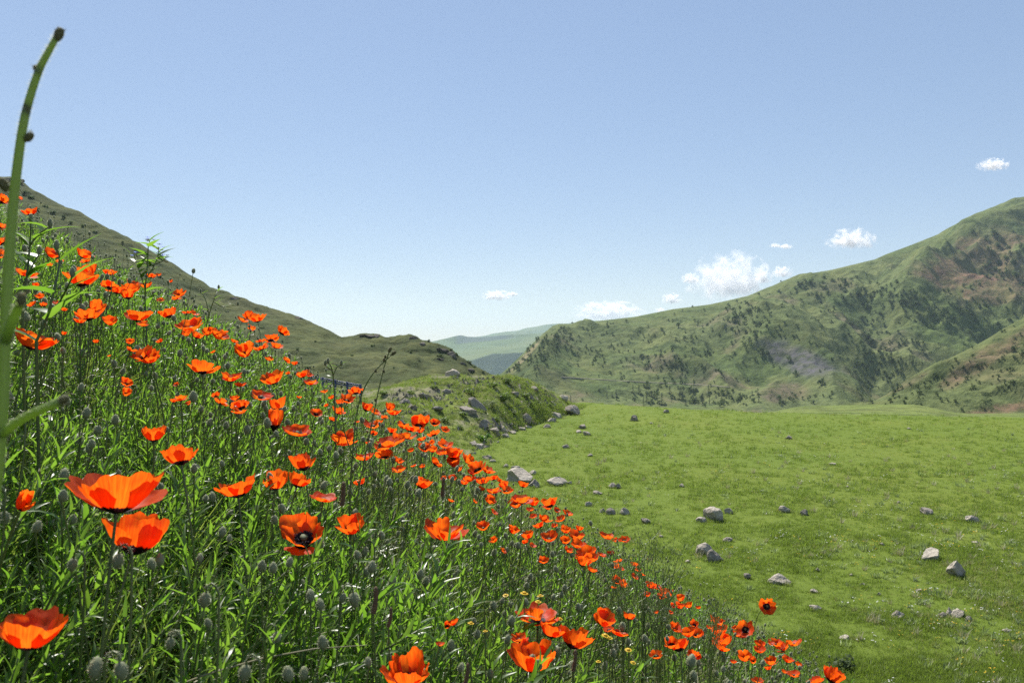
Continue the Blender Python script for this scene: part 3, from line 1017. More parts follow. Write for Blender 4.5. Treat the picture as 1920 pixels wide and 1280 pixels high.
# ------------------------------------------------------------------ rocks
def rock_mesh(name, seed, sub=3, flat=.6, mat='rock', cuts=7):
    random.seed(seed)
    import bmesh
    bm = bmesh.new()
    bmesh.ops.create_icosphere(bm, subdivisions=sub, radius=1)
    planes = []
    for i in range(cuts):
        n = Vector((U(-1, 1), U(-1, 1), U(-.5, 1))).normalized()
        planes.append((n, U(.42, .80)))
    off = Vector((U(0, 50), U(0, 50), U(0, 50)))
    for v in bm.verts:
        p = v.co.copy()
        for n, d in planes:
            e = p.dot(n) - d
            if e > 0: p -= n * e * .97
        p *= 1 + .16 * mnoise.noise(p * 1.6 + off) + .07 * mnoise.noise(p * 4.5 + off) + .03 * mnoise.noise(p * 11 + off)
        v.co = p
    me = bpy.data.meshes.new(name)
    bm.to_mesh(me); bm.free()
    xs = np.array([v.co[:] for v in me.vertices])
    lo, hi = xs.min(0), xs.max(0)
    xs = (xs - (lo + hi) / 2) / (hi - lo)          # unit box
    me.vertices.foreach_set('co', xs.astype(np.float32).ravel())
    me.polygons.foreach_set('use_smooth', [False] * len(me.polygons))
    me.materials.append(M[mat])
    me.update()
    return me


ROCKS = [  # px, py centre, w, h, ground, material, name, label
    (1073, 769, 32, 22, 'm', 'rock_dark', 'boulder', 'dark angular boulder at the tip of the mound by the meadow edge'),
    (1056, 746, 20, 12, 'o', 'rock', 'boulder', 'pale boulder on the last skyline step of the mound'),
    (1020, 781, 20, 12, 'm', 'rock', 'rock', 'pale brown rock leaning in the jumble left of the dark angular boulder'),
    (1043, 779, 26, 14, 'm', 'rock', 'rock', 'pale flat-topped rock against the dark angular boulder'),
    (1034, 788, 20, 8, 'm', 'rock', 'rock', 'low grey slab in front of the pale rock jumble'),
    (985, 783, 24, 20, 'o', 'rock_dark', 'boulder', 'grey tombstone-shaped boulder upright at the mound foot'),
    (893, 758, 40, 19, 'o', 'rock_dark', 'boulder', 'long grey-pink boulder lying down the middle of the mound'),
    (877, 769, 34, 14, 'o', 'rock_dark', 'boulder', 'bluish sloping slab below the long grey-pink boulder'),
    (848, 698, 28, 15, 'o', 'rock', 'boulder', 'pale rounded boulder standing on the mound top'),
    (906, 795, 20, 18, 'o', 'rock_dark', 'boulder', 'half-buried dark boulder with pale cap above the ledge rocks'),
    (928, 808, 20, 14, 'o', 'rock_dark', 'boulder', 'dark block with flat lit top in the ledge at the mound foot'),
    (944, 804, 16, 14, 'o', 'rock', 'rock', 'gable-shaped pale rock beside the flat-topped dark block'),
    (947, 817, 16, 9, 'm', 'rock', 'rock', 'small tilted slab where the ledge meets the meadow'),
    (961, 811, 12, 7, 'm', 'rock', 'rock', 'small pale rock between ledge slab and whitish stones'),
    (977, 805, 18, 9, 'o', 'rock', 'rock', 'grey stone left in the whitish pair at the mound foot'),
    (989, 802, 16, 10, 'o', 'rock', 'rock', 'whitish stone at the upper end of the mound-foot row'),
    (887, 832, 18, 9, 'o', 'rock_dark', 'rock', 'dark low rock at the top of the tumbled pile by the poppies'),
    (899, 838, 20, 12, 'o', 'rock', 'rock', 'pale slab leaning in the tumbled pile by the poppies'),
    (912, 840, 20, 12, 'o', 'rock_dark', 'rock', 'blocky middle rock of the tumbled pile by the poppies'),
    (906, 847, 22, 9, 'o', 'rock', 'rock', 'flat pale rock in front of the tumbled pile'),
    (921, 849, 20, 14, 'o', 'rock_dark', 'rock', 'dark end rock of the tumbled pile nearest the meadow'),
    (914, 857, 22, 10, 'm', 'rock_dark', 'rock', 'grey humped rock just below the tumbled pile'),
    (924, 864, 13, 6, 'm', 'rock', 'rock', 'small white sliver of rock below the humped rock'),
    (948, 873, 10, 8, 'm', 'rock', 'stone', 'little grey stone up-slope of the large banded boulder'),
    (967, 878, 17, 10, 'm', 'rock', 'stone', 'rounded stone just behind the large banded boulder'),
    (974, 893, 50, 30, 'm', 'rock', 'boulder', 'large pale banded boulder behind the poppies'),
    (998, 886, 16, 9, 'm', 'rock', 'rock', 'pale shelf rock on the far side of the large banded boulder'),
    (1001, 906, 24, 18, 'm', 'rock_dark', 'boulder', 'grey block touching the large banded boulder on its meadow side'),
    (1045, 903, 38, 19, 'm', 'rock', 'boulder', 'whale-backed pale boulder alone beside the large banded one'),
    (1190, 784, 14, 13, 'm', 'rock_dark', 'rock', 'squarish dark rock alone on the upper meadow'),
    (1222, 793, 7, 4, 'm', 'rock', 'stone', 'tiny reddish stone beside the squarish dark rock'),
    (1250, 771, 11, 8, 'm', 'rock_dark', 'rock', 'round dark rock on the meadow skyline'),
    (1025, 799, 14, 8, 'm', 'rock_dark', 'rock', 'small dark rock in grass below the pale rock jumble'),
    (1092, 800, 15, 9, 'm', 'rock_dark', 'rock', 'dark pointed rock above a pale pair on the upper meadow'),
    (1086, 809, 11, 6, 'm', 'rock', 'stone', 'smaller stone of the pale pair on the upper meadow'),
    (1101, 813, 15, 9, 'm', 'rock', 'rock', 'larger stone of the pale pair on the upper meadow'),
    (933, 828, 6, 5, 'm', 'rock', 'stone', 'tiny bright white stone beside the dark leafy bush'),
    (1062, 837, 14, 8, 'm', 'rock_dark', 'rock', 'dark low rock in mid meadow below the pale pair'),
    (1107, 853, 10, 6, 'm', 'rock', 'stone', 'small grey stone half sunk in mid meadow grass'),
    (1148, 910, 14, 10, 'm', 'rock', 'rock', 'pale half of the double rock in mid meadow'),
    (1160, 911, 14, 10, 'm', 'rock_dark', 'rock', 'dark half of the double rock in mid meadow'),
    (1122, 924, 18, 8, 'm', 'rock_dark', 'rock', 'flat dark rock sunk in grass below the double rock'),
    (1104, 945, 14, 9, 'm', 'rock', 'stone', 'grassy grey stone near the poppy edge'),
    (1130, 957, 12, 9, 'm', 'rock', 'stone', 'whitish stone touching the lumpy grey rock'),
    (1145, 959, 18, 14, 'm', 'rock_dark', 'rock', 'lumpy grey rock left of the wedge rock'),
    (1173, 959, 18, 15, 'm', 'rock', 'rock', 'pale wedge-shaped rock in the near meadow'),
    (1212, 977, 17, 11, 'm', 'rock_dark', 'rock', 'mossy low rock down the meadow from the wedge rock'),
    (1340, 964, 36, 30, 'm', 'rock', 'boulder', 'tall pale-topped boulder with layered dark front'),
    (1367, 958, 16, 12, 'm', 'rock', 'rock', 'small rock behind the tall layered boulder'),
    (1317, 975, 20, 11, 'm', 'rock', 'rock', 'low pale rock in front of the tall layered boulder'),
    (1473, 955, 22, 14, 'm', 'rock', 'rock', 'pale slanting rock in the middle of the meadow'),
    (1509, 961, 14, 12, 'm', 'rock_dark', 'rock', 'egg-shaped grey rock beside the slanting rock'),
    (1740, 959, 22, 13, 'm', 'rock_dark', 'rock', 'brown-grey round rock left of the white-topped rock'),
    (1827, 973, 26, 15, 'm', 'rock', 'rock', 'white-topped rock with shaded front on the open meadow'),
    (1322, 1030, 30, 26, 'm', 'rock', 'boulder', 'smooth brownish boulder half of the near pair'),
    (1343, 1042, 30, 28, 'm', 'rock_dark', 'boulder', 'craggy grey boulder half of the near pair'),
    (1463, 1087, 40, 20, 'm', 'rock', 'boulder', 'white speckled low boulder in the near meadow'),
    (1402, 1080, 16, 11, 'm', 'rock_dark', 'rock', 'small dull rock left of the white speckled boulder'),
    (1751, 1041, 38, 26, 'm', 'rock', 'boulder', 'broad cream boulder in the near meadow'),
    (1799, 1068, 34, 34, 'm', 'rock', 'boulder', 'tall rounded boulder with shadow beside the cream one'),
    (1770, 1154, 14, 10, 'm', 'rock_dark', 'rock', 'brown lump at the end of the nearest stone pile'),
    (1783, 1147, 15, 16, 'm', 'rock', 'rock', 'tan pointed stone in the nearest stone pile'),
    (1801, 1151, 28, 16, 'm', 'rock', 'rock', 'pinkish grey stone largest in the nearest stone pile'),
    (1818, 1160, 15, 10, 'm', 'rock_dark', 'rock', 'black-shaded stone at the low end of the nearest stone pile'),
    (1687, 1153, 24, 16, 'm', 'rock', 'rock', 'white chalky rock near the nearest stone pile'),
    (1532, 1140, 22, 11, 'm', 'rock', 'rock', 'whitish flat rock veiled by grass above the lone poppy'),
    (1528, 1108, 16, 8, 'm', 'rock', 'stone', 'flat grey stone up-meadow of the veiled whitish rock'),
    (1534, 1068, 9, 8, 'm', 'rock_dark', 'stone', 'small black stone in the near meadow'),
    (1480, 820, 12, 8, 'm', 'rock_dark', 'stone', 'single dark stone far out on the upper meadow'),
    (1562, 870, 14, 5, 'm', 'rock', 'stone', 'low pale stones line on the far meadow'),
    (1590, 912, 7, 4, 'm', 'rock', 'stone', 'speck of pale stone on the bare middle meadow'),
    (1278, 910, 10, 7, 'm', 'rock', 'stone', 'lone small stone between double rock and layered boulder'),
    (1686, 941, 7, 5, 'm', 'rock', 'stone', 'tiny white stone up-meadow of the brown-grey round rock'),
    (1706, 803, 8, 4, 'm', 'rock', 'stone', 'faint pale stone near the far meadow edge'),
    (1618, 1095, 9, 5, 'm', 'rock', 'stone', 'little white stone in the near meadow clearing'),
    (1648, 1113, 9, 6, 'm', 'rock', 'stone', 'little grey-white stone below the clearing one'),
    (1725, 1106, 13, 5, 'm', 'rock', 'stone', 'flat white stone below the broad cream boulder'),
    (1830, 1016, 13, 4, 'm', 'rock', 'stone', 'thin pale slab below the white-topped rock'),
    (1890, 1182, 15, 6, 'm', 'rock', 'stone', 'pale slab near the picture edge past the stone pile'),
    (1597, 1077, 9, 4, 'm', 'rock', 'stone', 'flat white chip just above the clearing stones'),
    (1588, 1196, 22, 9, 'm', 'rock', 'stone', 'pale flat stone almost buried in near grass'),
    (1365, 1012, 20, 9, 'm', 'rock_dark', 'stone', 'dark crumbly stone above the near boulder pair'),
    (1068, 905, 9, 6, 'm', 'rock', 'stone', 'small stone past the whale-backed boulder'),
    (1240, 1005, 9, 5, 'm', 'rock', 'stone', 'pale pebble-like stone in grass above the poppy sprawl'),
    (1290, 1052, 10, 5, 'm', 'rock', 'stone', 'grey chip of stone left of the near boulder pair'),
    (1655, 1020, 9, 5, 'm', 'rock', 'stone', 'whitish stone chip between the meadow boulders'),
    (1875, 1120, 10, 6, 'm', 'rock', 'stone', 'grey stone alone right of the tall rounded boulder'),
    (834, 733, 22, 10, 'o', 'rock_dark', 'rock', 'weathered ledge under the mound-top boulder'),
    (965, 738, 16, 9, 'o', 'rock_dark', 'rock', 'dark crag in the shrubs of the mound top'),
    (757, 752, 26, 12, 'o', 'rock_dark', 'rock', 'broken outcrop on the mound side nearest the poppies'),
    (820, 765, 24, 11, 'o', 'rock_dark', 'rock', 'crumbled outcrop midway down the mound'),
    (1002, 728, 16, 9, 'o', 'rock_dark', 'rock', 'dark rock on the mound shoulder above the tombstone boulder'),
    (796, 742, 24, 10, 'o', 'rock_dark', 'rock', 'grey rubble face between mound outcrops'),
]
for i, (px_, py_, w_, h_, g_, mt, nm, lab) in enumerate(ROCKS):
    loc, _ = hit('meadow' if g_ == 'm' else 'mound', px_, py_ + h_ * .42)
    if loc is None:
        loc, _ = hit('mound' if g_ == 'm' else 'meadow', px_, py_ + h_ * .42)
    if loc is None:
        print('no ground for', lab); continue
    d = loc.y
    wm, hm = w_ * d / FPX, h_ * d / FPX
    o = link(bpy.data.objects.new(nm, rock_mesh(nm, 300 + i, 4 if w_ > 13 else 3, mat=mt, cuts=8)))
    dp = wm * U(.7, .95)
    o.scale = (wm * 1.04, dp, hm * 1.3)
    o.location = (loc.x, d + dp * .35, loc.z + hm * (.20 if w_ > 20 else .25))
    o.rotation_euler = (U(-.12, .12), U(-.15, .15), U(-.35, .35))
    if lab.startswith(('long grey', 'bluish', 'tall rounded', 'pale slanting')): o.rotation_euler.y = .55 if lab[0] == 'l' else .3
    tag(o, lab, nm, 'rocks strewn over the meadow' if g_ == 'm' else 'rocks on the mound')

RING = [o for o in list(COL.objects) if o.get('group') == 'rocks strewn over the meadow']
r = np.random.default_rng(12)
rp, rr, rs, ri = [], [], [], []
for o in RING:
    n_ = int(14 + 30 * o.scale.x)
    for q in range(n_):
        a = r.uniform(0, 6.283)
        x_, y_ = o.location.x + math.cos(a) * o.scale.x * r.uniform(.42, .62), o.location.y + math.sin(a) * o.scale.y * r.uniform(.42, .62)
        lz = drop('meadow', x_, y_)
        if lz is None: continue
        rp.append((x_, y_, lz.z - .02)); rr.append((r.normal(0, .2), r.normal(0, .2), r.uniform(0, 6.28))); rs.append(r.uniform(.5, 1.3) * min(1.3, .5 + o.scale.x)); ri.append(r.choice([0, 1, 2, 3, 4]))
scatter('rock_grass', MSRC, rp, rr, rs, ri, 'longer grass growing round the foot of each meadow rock')

# loose rubble on the mound: uncountable small stones
random.seed(17)
mb = MB()
for q in range(650):
    r0 = rng.uniform()
    cxy = [(850, 745, 45, 20), (790, 745, 50, 18), (965, 722, 55, 14), (900, 715, 40, 10), (1010, 745, 30, 14), (930, 800, 40, 10), (905, 843, 22, 12), (760, 770, 40, 18)][int(r0 * 8)]
    loc, _ = hit('mound', cxy[0] + random.gauss(0, cxy[2] * .6), cxy[1] + random.gauss(0, cxy[3] * .6))
    if loc is None or loc.y > 90: continue
    s = abs(random.gauss(0, .10)) + .06
    vs = [Vector((U(-1, 1), U(-1, 1), U(-.3, .9))).normalized() * s * U(.7, 1.2) for _ in range(5)]
    b = [Vector((s, 0, -s * .5)), Vector((-s * .6, s * .8, -s * .5)), Vector((-s * .6, -s * .8, -s * .5)), Vector((s * .35, .2 * s, s * U(.4, .8))), Vector((-s * .4, 0, s * U(.3, .7)))]
    b = [Matrix.Rotation(U(0, 6.28), 3, 'Z') @ (p + v * .25) for p, v in zip(b, vs)]
    mb.add([loc + p for p in b], [(0, 3, 2), (2, 3, 4), (2, 4, 1), (1, 4, 3), (1, 3, 0)])
tag(mb.obj('rubble', [M['rock_dark']], smooth=False), 'loose grey rubble spilling down the mound', None, None, 'stuff')


mb = MB()
random.seed(18)
for q in range(260):
    f = U(0, 1)
    qx = np.interp(f, [0, .3, .55, .8, 1], [885, 915, 950, 1000, 1075]) + random.gauss(0, 7)
    qy = np.interp(f, [0, .3, .55, .8, 1], [862, 842, 818, 798, 768]) + random.gauss(0, 5)
    loc, _ = hit('mound', float(qx), float(qy))
    if loc is None: loc, _ = hit('meadow', float(qx), float(qy))
    if loc is None: continue
    s = abs(random.gauss(0, .10)) + .06
    b = [Vector((s, 0, -s * .5)), Vector((-s * .6, s * .8, -s * .5)), Vector((-s * .6, -s * .8, -s * .5)), Vector((s * .35, .2 * s, s * U(.4, .8))), Vector((-s * .4, 0, s * U(.3, .7)))]
    b = [Matrix.Rotation(U(0, 6.28), 3, 'Z') @ (v + Vector((U(-.3, .3), U(-.3, .3), U(-.1, .1))) * s) for v in b]
    mb.add([loc + v for v in b], [(0, 3, 2), (2, 3, 4), (2, 4, 1), (1, 4, 3), (1, 3, 0)])
tag(mb.obj('pale_rubble', [M['rock']], smooth=False), 'small pale stones strewn along the mound foot', None, None, 'stuff')


# ------------------------------------------------------------------ shrubs and trees
def shrub_mesh(name, seed, n, mat, lw, squash=.8, trunk=False, blobs=6):
    """leaf clumps spread through an uneven crown of unit width"""
    random.seed(seed)
    mb = MB()
    cs = [(Vector((U(-.3, .3), U(-.3, .3), U(.2, .75) * squash)), U(.16, .3)) for _ in range(blobs)]
    for i in range(n):
        c, r_ = random.choice(cs)
        d = Vector((random.gauss(0, 1), random.gauss(0, 1), random.gauss(0, 1))).normalized()
        p = c + d * r_ * (U(.3, 1) ** .4)
        if p.z < 0: p.z = U(0, .1)
        a = Vector((U(-1, 1), U(-1, 1), U(-1, 1))).normalized()
        b = (a.cross(d) if a.cross(d).length > .1 else Vector((1, 0, 0))).normalized()
        s = lw * U(.6, 1.4)
        mb.add([p - b * s * .45, p + a * s, p + b * s * .45, p - a * s * .4], [(0, 1, 2, 3)])
    if trunk:
        tube(mb, [(0, 0, -.08), (.01, 0, .25), (0, .02, .6)], [.045, .035, .01], 5, 1)
    return mb.mesh(name, [M[mat], M['bark']] if trunk else [M[mat]], False)


def conifer_mesh(name, seed, n, mat, lw):
    random.seed(seed)
    mb = MB()
    for i in range(n):
        z = U(.08, 1.0) ** 1.15 * 1.35
        rr_ = (.34 * (1.4 - z) / 1.3 + .03) * U(.35, 1) * (1 + .3 * math.sin(z * 17 + seed))
        a_ = U(0, 6.28)
        p = Vector((math.cos(a_) * rr_, math.sin(a_) * rr_, z))
        a = Vector((math.cos(a_), math.sin(a_), U(-.6, .2))).normalized(); b = a.cross(Vector((0, 0, 1))).normalized()
        s = lw * U(.6, 1.4)
        mb.add([p - b * s * .5, p + a * s, p + b * s * .5, p - a * s * .4], [(0, 1, 2, 3)])
    tube(mb, [(0, 0, -.08), (0, 0, .7), (0, 0, 1.3)], [.04, .025, .006], 5, 1)
    return mb.mesh(name, [M[mat], M['bark']], False)


# shrubs on the mound
SHM = [shrub_mesh('shrub', 400 + i, 420, 'shrub', .09) for i in range(4)] + [shrub_mesh('shrub', 410 + i, 420, 'shrub_grey', .07, .7) for i in range(2)] + [shrub_mesh('shrub', 420, 380, 'leaf', .12, .8)]
SHRUBS = [
    (905, 820, 36, 6, 'bright leafy bush', 'broad-leaved dark green bush between the ledge and tumbled rocks'),
    (945, 748, 46, 2, '', 'low grey-green shrub in the middle of the mound'),
    (915, 758, 34, 4, '', 'rounded pale grey shrub right of the long boulder'),
    (880, 735, 30, 0, '', 'bright green shrub above the long grey-pink boulder'),
    (865, 775, 30, 1, '', 'dark shrub under the bluish slab'),
    (835, 787, 34, 3, '', 'wide dark bush low on the mound nearest the poppies'),
    (800, 775, 32, 5, '', 'silvery shrub beside the crumbled outcrop'),
    (770, 735, 22, 0, '', 'small upright dark bush on the mound by the twin stalks'),
    (955, 715, 30, 1, '', 'dark spreading shrub along the mound crest'),
    (925, 722, 30, 0, '', 'green shrub below the mound crest'),
    (985, 740, 30, 2, '', 'dense shrub on the mound shoulder'),
    (1010, 755, 24, 3, '', 'small dark shrub near the pale skyline boulder'),
    (960, 770, 30, 5, '', 'grey shrub left of the tombstone boulder'),
    (930, 785, 26, 2, '', 'tufted shrub above the gable-shaped rock'),
    (860, 800, 26, 1, '', 'little dark bush above the tumbled pile'),
    (740, 760, 26, 0, '', 'green bush at the mound end behind poppies'),
    (815, 725, 22, 3, '', 'compact shrub under the mound-top boulder'),
    (720, 735, 24, 2, '', 'soft green bush right of the blue railing'),
    (1030, 757, 20, 1, '', 'last dark shrub before the mound tip'),
    (895, 785, 22, 0, '', 'shrub tucked behind the half-buried dark boulder'),
]
for px_, py_, w_, v_, _, lab in SHRUBS:
    loc, _n = hit('mound', px_, py_ + 4)
    if loc is None: continue
    o = link(bpy.data.objects.new('shrub', SHM[v_]))
    s = w_ * loc.y / FPX
    s *= .8; o.location = loc - Vector((0, 0, .08)); o.scale = (s, s, s * U(.5, .75)); o.rotation_euler.z = U(0, 6.28)
    tag(o, lab, 'shrub', 'shrubs on the mound')
# broad weed low in the meadow
loc, _n = hit('meadow', 1585, 1250)
o = link(bpy.data.objects.new('weed_clump', shrub_mesh('weed_clump', 433, 260, 'tree', .10, .5)))
s = 52 * loc.y / FPX
o.location = loc; o.scale = (s, s, s * .75)
tag(o, 'dark broad-leaved weed clump in the near meadow grass', 'weed')

# dark shrubs and outcrops on the left hill
LH = [shrub_mesh('bush', 440 + i, 120, 'tree', .15, .7) for i in range(3)]
lh_spots = [(492, 615, 9), (592, 640, 7), (660, 667, 9), (700, 649, 9), (787, 676, 6), (825, 668, 14), (210, 483, 14), (133, 465, 8), (150, 440, 10), (255, 470, 8), (165, 455, 7), (300, 520, 9), (205, 487, 16),
            (330, 545, 9), (360, 560, 10), (425, 585, 8), (560, 655, 10), (575, 690, 9), (805, 640, 8), (845, 656, 9), (855, 665, 10), (890, 688, 9), (905, 697, 8), (880, 680, 8), (640, 690, 7), (740, 690, 7), (770, 660, 7), (530, 640, 6), (395, 600, 9),
            (440, 610, 8), (100, 400, 12), (118, 408, 11), (85, 388, 12), (60, 372, 13), (135, 418, 10), (155, 425, 9), (178, 435, 8), (230, 455, 7), (290, 490, 8), (345, 525, 7), (48, 362, 12), (70, 395, 10), (235, 520, 10), (120, 440, 8)]
HL = [(20, 336, 'hilltop crag'), (440, 557, 'mid-skyline ledge'), (560, 594, 'thin skyline ledge'), (690, 628, 'first knoll crag'), (776, 633, 'second knoll crag'), (848, 665, 'tallest hill crag'), (210, 483, 'dark double bush'), (640, 716, 'blue railing'), (278, 470, 'blue-flowered plant')]
lh_lab = unique_labels([(s_[0], s_[1], i, 'dark bush') for i, s_ in enumerate(lh_spots)], HL, 70, 5)
for i, (px_, py_, w_) in enumerate(lh_spots):
    loc, _n = hit('left_hill', px_, py_)
    if loc is None: continue
    o = link(bpy.data.objects.new('hill_bush', LH[i % 3]))
    s = w_ * loc.y / FPX * 1.1
    o.location = loc - Vector((0, 0, .1 * s)); o.scale = (s, s, s * U(.55, .9)); o.rotation_euler.z = U(0, 6.28)
    lab, g = lh_lab[i], 'bushes dotted over the left hill'
    special = {(492, 615): 'round dark bush alone under the left hill skyline', (660, 667): 'single dark bush between notch and twin stalks on the hill', (700, 649): 'dark bush under the flat rocky knoll of the hill', (825, 668): 'wide dark bush near the rocky end of the hill', (210, 483): 'dark double bush above the left hill poppies'}
    tag(o, special.get((px_, py_), lab), 'bush', g)
# crag rocks on the left hill skyline
mshared = [rock_mesh('crag', 460 + i, 3, mat='crag', cuts=9) for i in range(4)]
for i, (px_, py_, w_, h_, lab) in enumerate([(690, 628, 34, 7, 'flat dark crag on the first knoll of the hill skyline'), (708, 629, 20, 9, 'stepped crag at the right end of the first knoll'), (776, 633, 20, 9, 'dark crag under the second knoll'),
        (790, 643, 18, 8, 'crag stepping down from the second knoll'), (830, 655, 26, 10, 'broken dark crag on the falling hill crest'), (848, 665, 22, 14, 'tallest dark crag at the hill crest end'), (868, 680, 14, 7, 'small crag below the tallest one'),
        (880, 692, 20, 8, 'low crag near the hill foot by the mound-top boulder'), (826, 672, 16, 7, 'grey outcrop on the hill face under the crest crags'), (560, 594, 20, 5, 'thin dark ledge on the hill skyline above the railing'), (440, 557, 18, 5, 'small dark ledge on the mid hill skyline'), (20, 336, 50, 10, 'dark crag on the hill top behind the tall stalk')]):
    loc, _n = hit('left_hill', px_, py_ + 3)
    if loc is None: continue
    o = link(bpy.data.objects.new('crag', mshared[i % 4]))
    s = loc.y / FPX
    o.scale = (w_ * s, w_ * s * .6, h_ * s * 1.5); o.location = loc + Vector((0, .3, -.1 * h_ * s)); o.rotation_euler.z = U(-.3, .3)
    tag(o, lab, 'crag', 'crags along the left hill')

# trees on the mountain
TM = [conifer_mesh('tree', 500 + i, 90, 'tree', .16) for i in range(3)] + [shrub_mesh('tree', 510 + i, 90, 'tree', .17, 1.0, True) for i in range(4)]
ZONES = [  # px, py, rx, ry, angle, how many, size px, label
    (1012, 660, 60, 20, -42, 52, 9, 'dark tree in the wood clothing the steep spur at the valley mouth', 'trees on the spur at the valley mouth'),
    (1270, 690, 70, 42, 0, 38, 9, 'dark tree in the grove left of the grey landslide scar', 'trees left of the landslide scar'),
    (1255, 745, 120, 16, 0, 26, 14, 'dark tree standing low above the meadow skyline below the dirt track', 'trees above the meadow skyline'),
    (1420, 610, 50, 34, 30, 36, 9, 'dark tree in the gully under the grassy mountain shoulder', 'trees in the gully under the shoulder'),
    (1470, 665, 60, 22, 25, 22, 10, 'dark tree along the rim of the grey landslide scar', 'trees round the landslide scar'),
    (1600, 545, 110, 18, 8, 46, 10, 'dark tree in the belt across the upper mountain', 'trees in the upper mountain belt'),
    (1640, 625, 64, 44, 30, 28, 10, 'dark tree on the little spurs in the mountain ravine', 'trees in the mountain ravine'),
    (1780, 585, 80, 24, 10, 24, 9, 'dark bush scattered over the pasture right of the ravine', 'bushes on the ravine pasture'),
    (1880, 500, 45, 50, 0, 26, 12, 'dark tree high on the mountain by the red soil', 'trees by the high red soil'),
    (1640, 690, 30, 30, 0, 20, 9, 'small tree at the mouth of the ravine', 'trees at the ravine mouth'),
    (1400, 750, 110, 12, 0, 22, 8, 'low bush at the mountain foot under the brown knoll', 'bushes at the mountain foot'),
    (1260, 610, 180, 14, -6, 26, 6, 'tiny dark bush on the open grassy mountain shoulder', 'bushes on the grassy shoulder'),
    (1130, 670, 90, 40, 0, 30, 7, 'scattered dark bush on the brown slope beside the spur wood', 'bushes on the brown slope'),
    (1780, 720, 130, 30, -20, 40, 9, 'dark bush on the nearer reddish spur', 'bushes on the reddish spur'),
]
random.seed(23)
allt = []
for z_ in ZONES:
    cx_, cy_, rx, ry, an, n_, sz, lab, g = z_
    kf = 2.4
    for q in range(int(n_ * kf)):
        a, b = random.gauss(0, .72) * rx, random.gauss(0, .72) * ry
        qx = cx_ + a * math.cos(R(an)) - b * math.sin(R(an)); qy = cy_ + a * math.sin(R(an)) + b * math.cos(R(an))
        if qx > 1990 or math.hypot((qx - 1500) / 80, (qy - 672 - (qx - 1500) * .4) / 24) < 1: continue
        loc, _n = hit('spur', qx, qy)
        if loc is None: loc, _n = hit('mountain', qx, qy)
        if loc is None: continue
        if 1050 < qx < 1860 and qy < np.interp(qx, [1050, 1190, 1330, 1500, 1640, 1760, 1860], [608, 595, 572, 518, 488, 442, 393]) + 7: continue
        ml, _n = hit('meadow', qx, qy)
        if ml is not None: continue
        s = .86 * sz * loc.y / FPX * random.lognormvariate(-.22, .25)
        allt.append((s / loc.y, loc, s, lab, g, q))
for q in range(260):
    qx, qy = U(960, 1990), U(520, 775)
    loc, _n = hit('spur', qx, qy)
    if loc is None: loc, _n = hit('mountain', qx, qy)
    if loc is None or (hit('meadow', qx, qy)[0] is not None): continue
    s = 5.0 * loc.y / FPX * random.lognormvariate(0, .3)
    allt.append((s / loc.y * .01, loc, s, '', '', q))
allt.sort(key=lambda t: -t[0])
big_t = [t for t in allt if t[3]][:290]
rest_t = [t for t in allt[:] if t not in big_t]
TL = [(1500, 672, 'grey landslide scar'), (1465, 735, 'brown knoll'), (1240, 718, 'dirt track'), (1060, 709, 'near track end'), (1630, 735, 'ravine mouth'), (1045, 608, 'spur summit'), (1840, 480, 'high red soil'), (1800, 418, 'ridge step'),
      (1850, 672, 'reddish spur slope'), (1250, 771, 'round dark skyline rock'), (1190, 784, 'squarish dark rock'), (1500, 517, 'grassy shoulder skyline'), (1330, 572, 'long shoulder skyline'), (1640, 487, 'upper skyline bend'), (1780, 590, 'ravine pasture'), (1400, 690, 'gully head'), (1120, 650, 'brown spur flank'), (985, 668, 'tan spur edge')]
t_lab = unique_labels([(*pix(t[1]), i, ('dark ' + ('tree' if 'tree' in t[3] else 'bush'))) for i, t in enumerate(big_t)], TL, 60, 6)
for i, (_, loc, s, lab, g, q) in enumerate(big_t):
    v_ = i % 3 if ('meadow skyline' in lab and i % 2) else 3 + i % 4
    o = link(bpy.data.objects.new('tree' if 'tree' in lab else 'bush', TM[v_]))
    o.location = loc - Vector((0, 0, .06 * s)); o.scale = (s, s, s * U(.85, 1.25)); o.rotation_euler.z = U(0, 6.28)
    tag(o, t_lab[i], 'tree' if 'tree' in lab else 'bush', g)
tsrc = [bpy.data.objects.new('tree_source', m_) for m_ in TM[3:]]
scatter('distant_scrub', tsrc, [tuple(t[1]) for t in rest_t], [(0, 0, U(0, 6.28)) for t in rest_t], [t[2] for t in rest_t], [random.randrange(4) for t in rest_t], 'scattered scrub and small trees all over the far mountain')
print('trees', len(big_t), len(rest_t))

# dirt track across the mountain foot
mb = MB()
tp = []
for qx in range(1052, 1372, 4):
    qy = np.interp(qx, [1052, 1100, 1160, 1240, 1310, 1372], [707, 710, 714, 718, 721, 726])
    loc, _n = hit('mountain', qx, float(qy))
    if loc is not None: tp.append(loc)
vs, fs = [], []
for i, p in enumerate(tp):
    vs += [p + Vector((0, -.5, -.2)), p + Vector((0, -.5, .15)), p + Vector((0, .6, .38))]
    if i: fs += [(i * 3 - 3, i * 3, i * 3 + 1, i * 3 - 2), (i * 3 - 2, i * 3 + 1, i * 3 + 2, i * 3 - 1)]
mb.add(vs, fs)
tag(mb.obj('dirt_track', [M['track']]), 'thin pale dirt track cut along the mountain foot', None, None, 'structure')

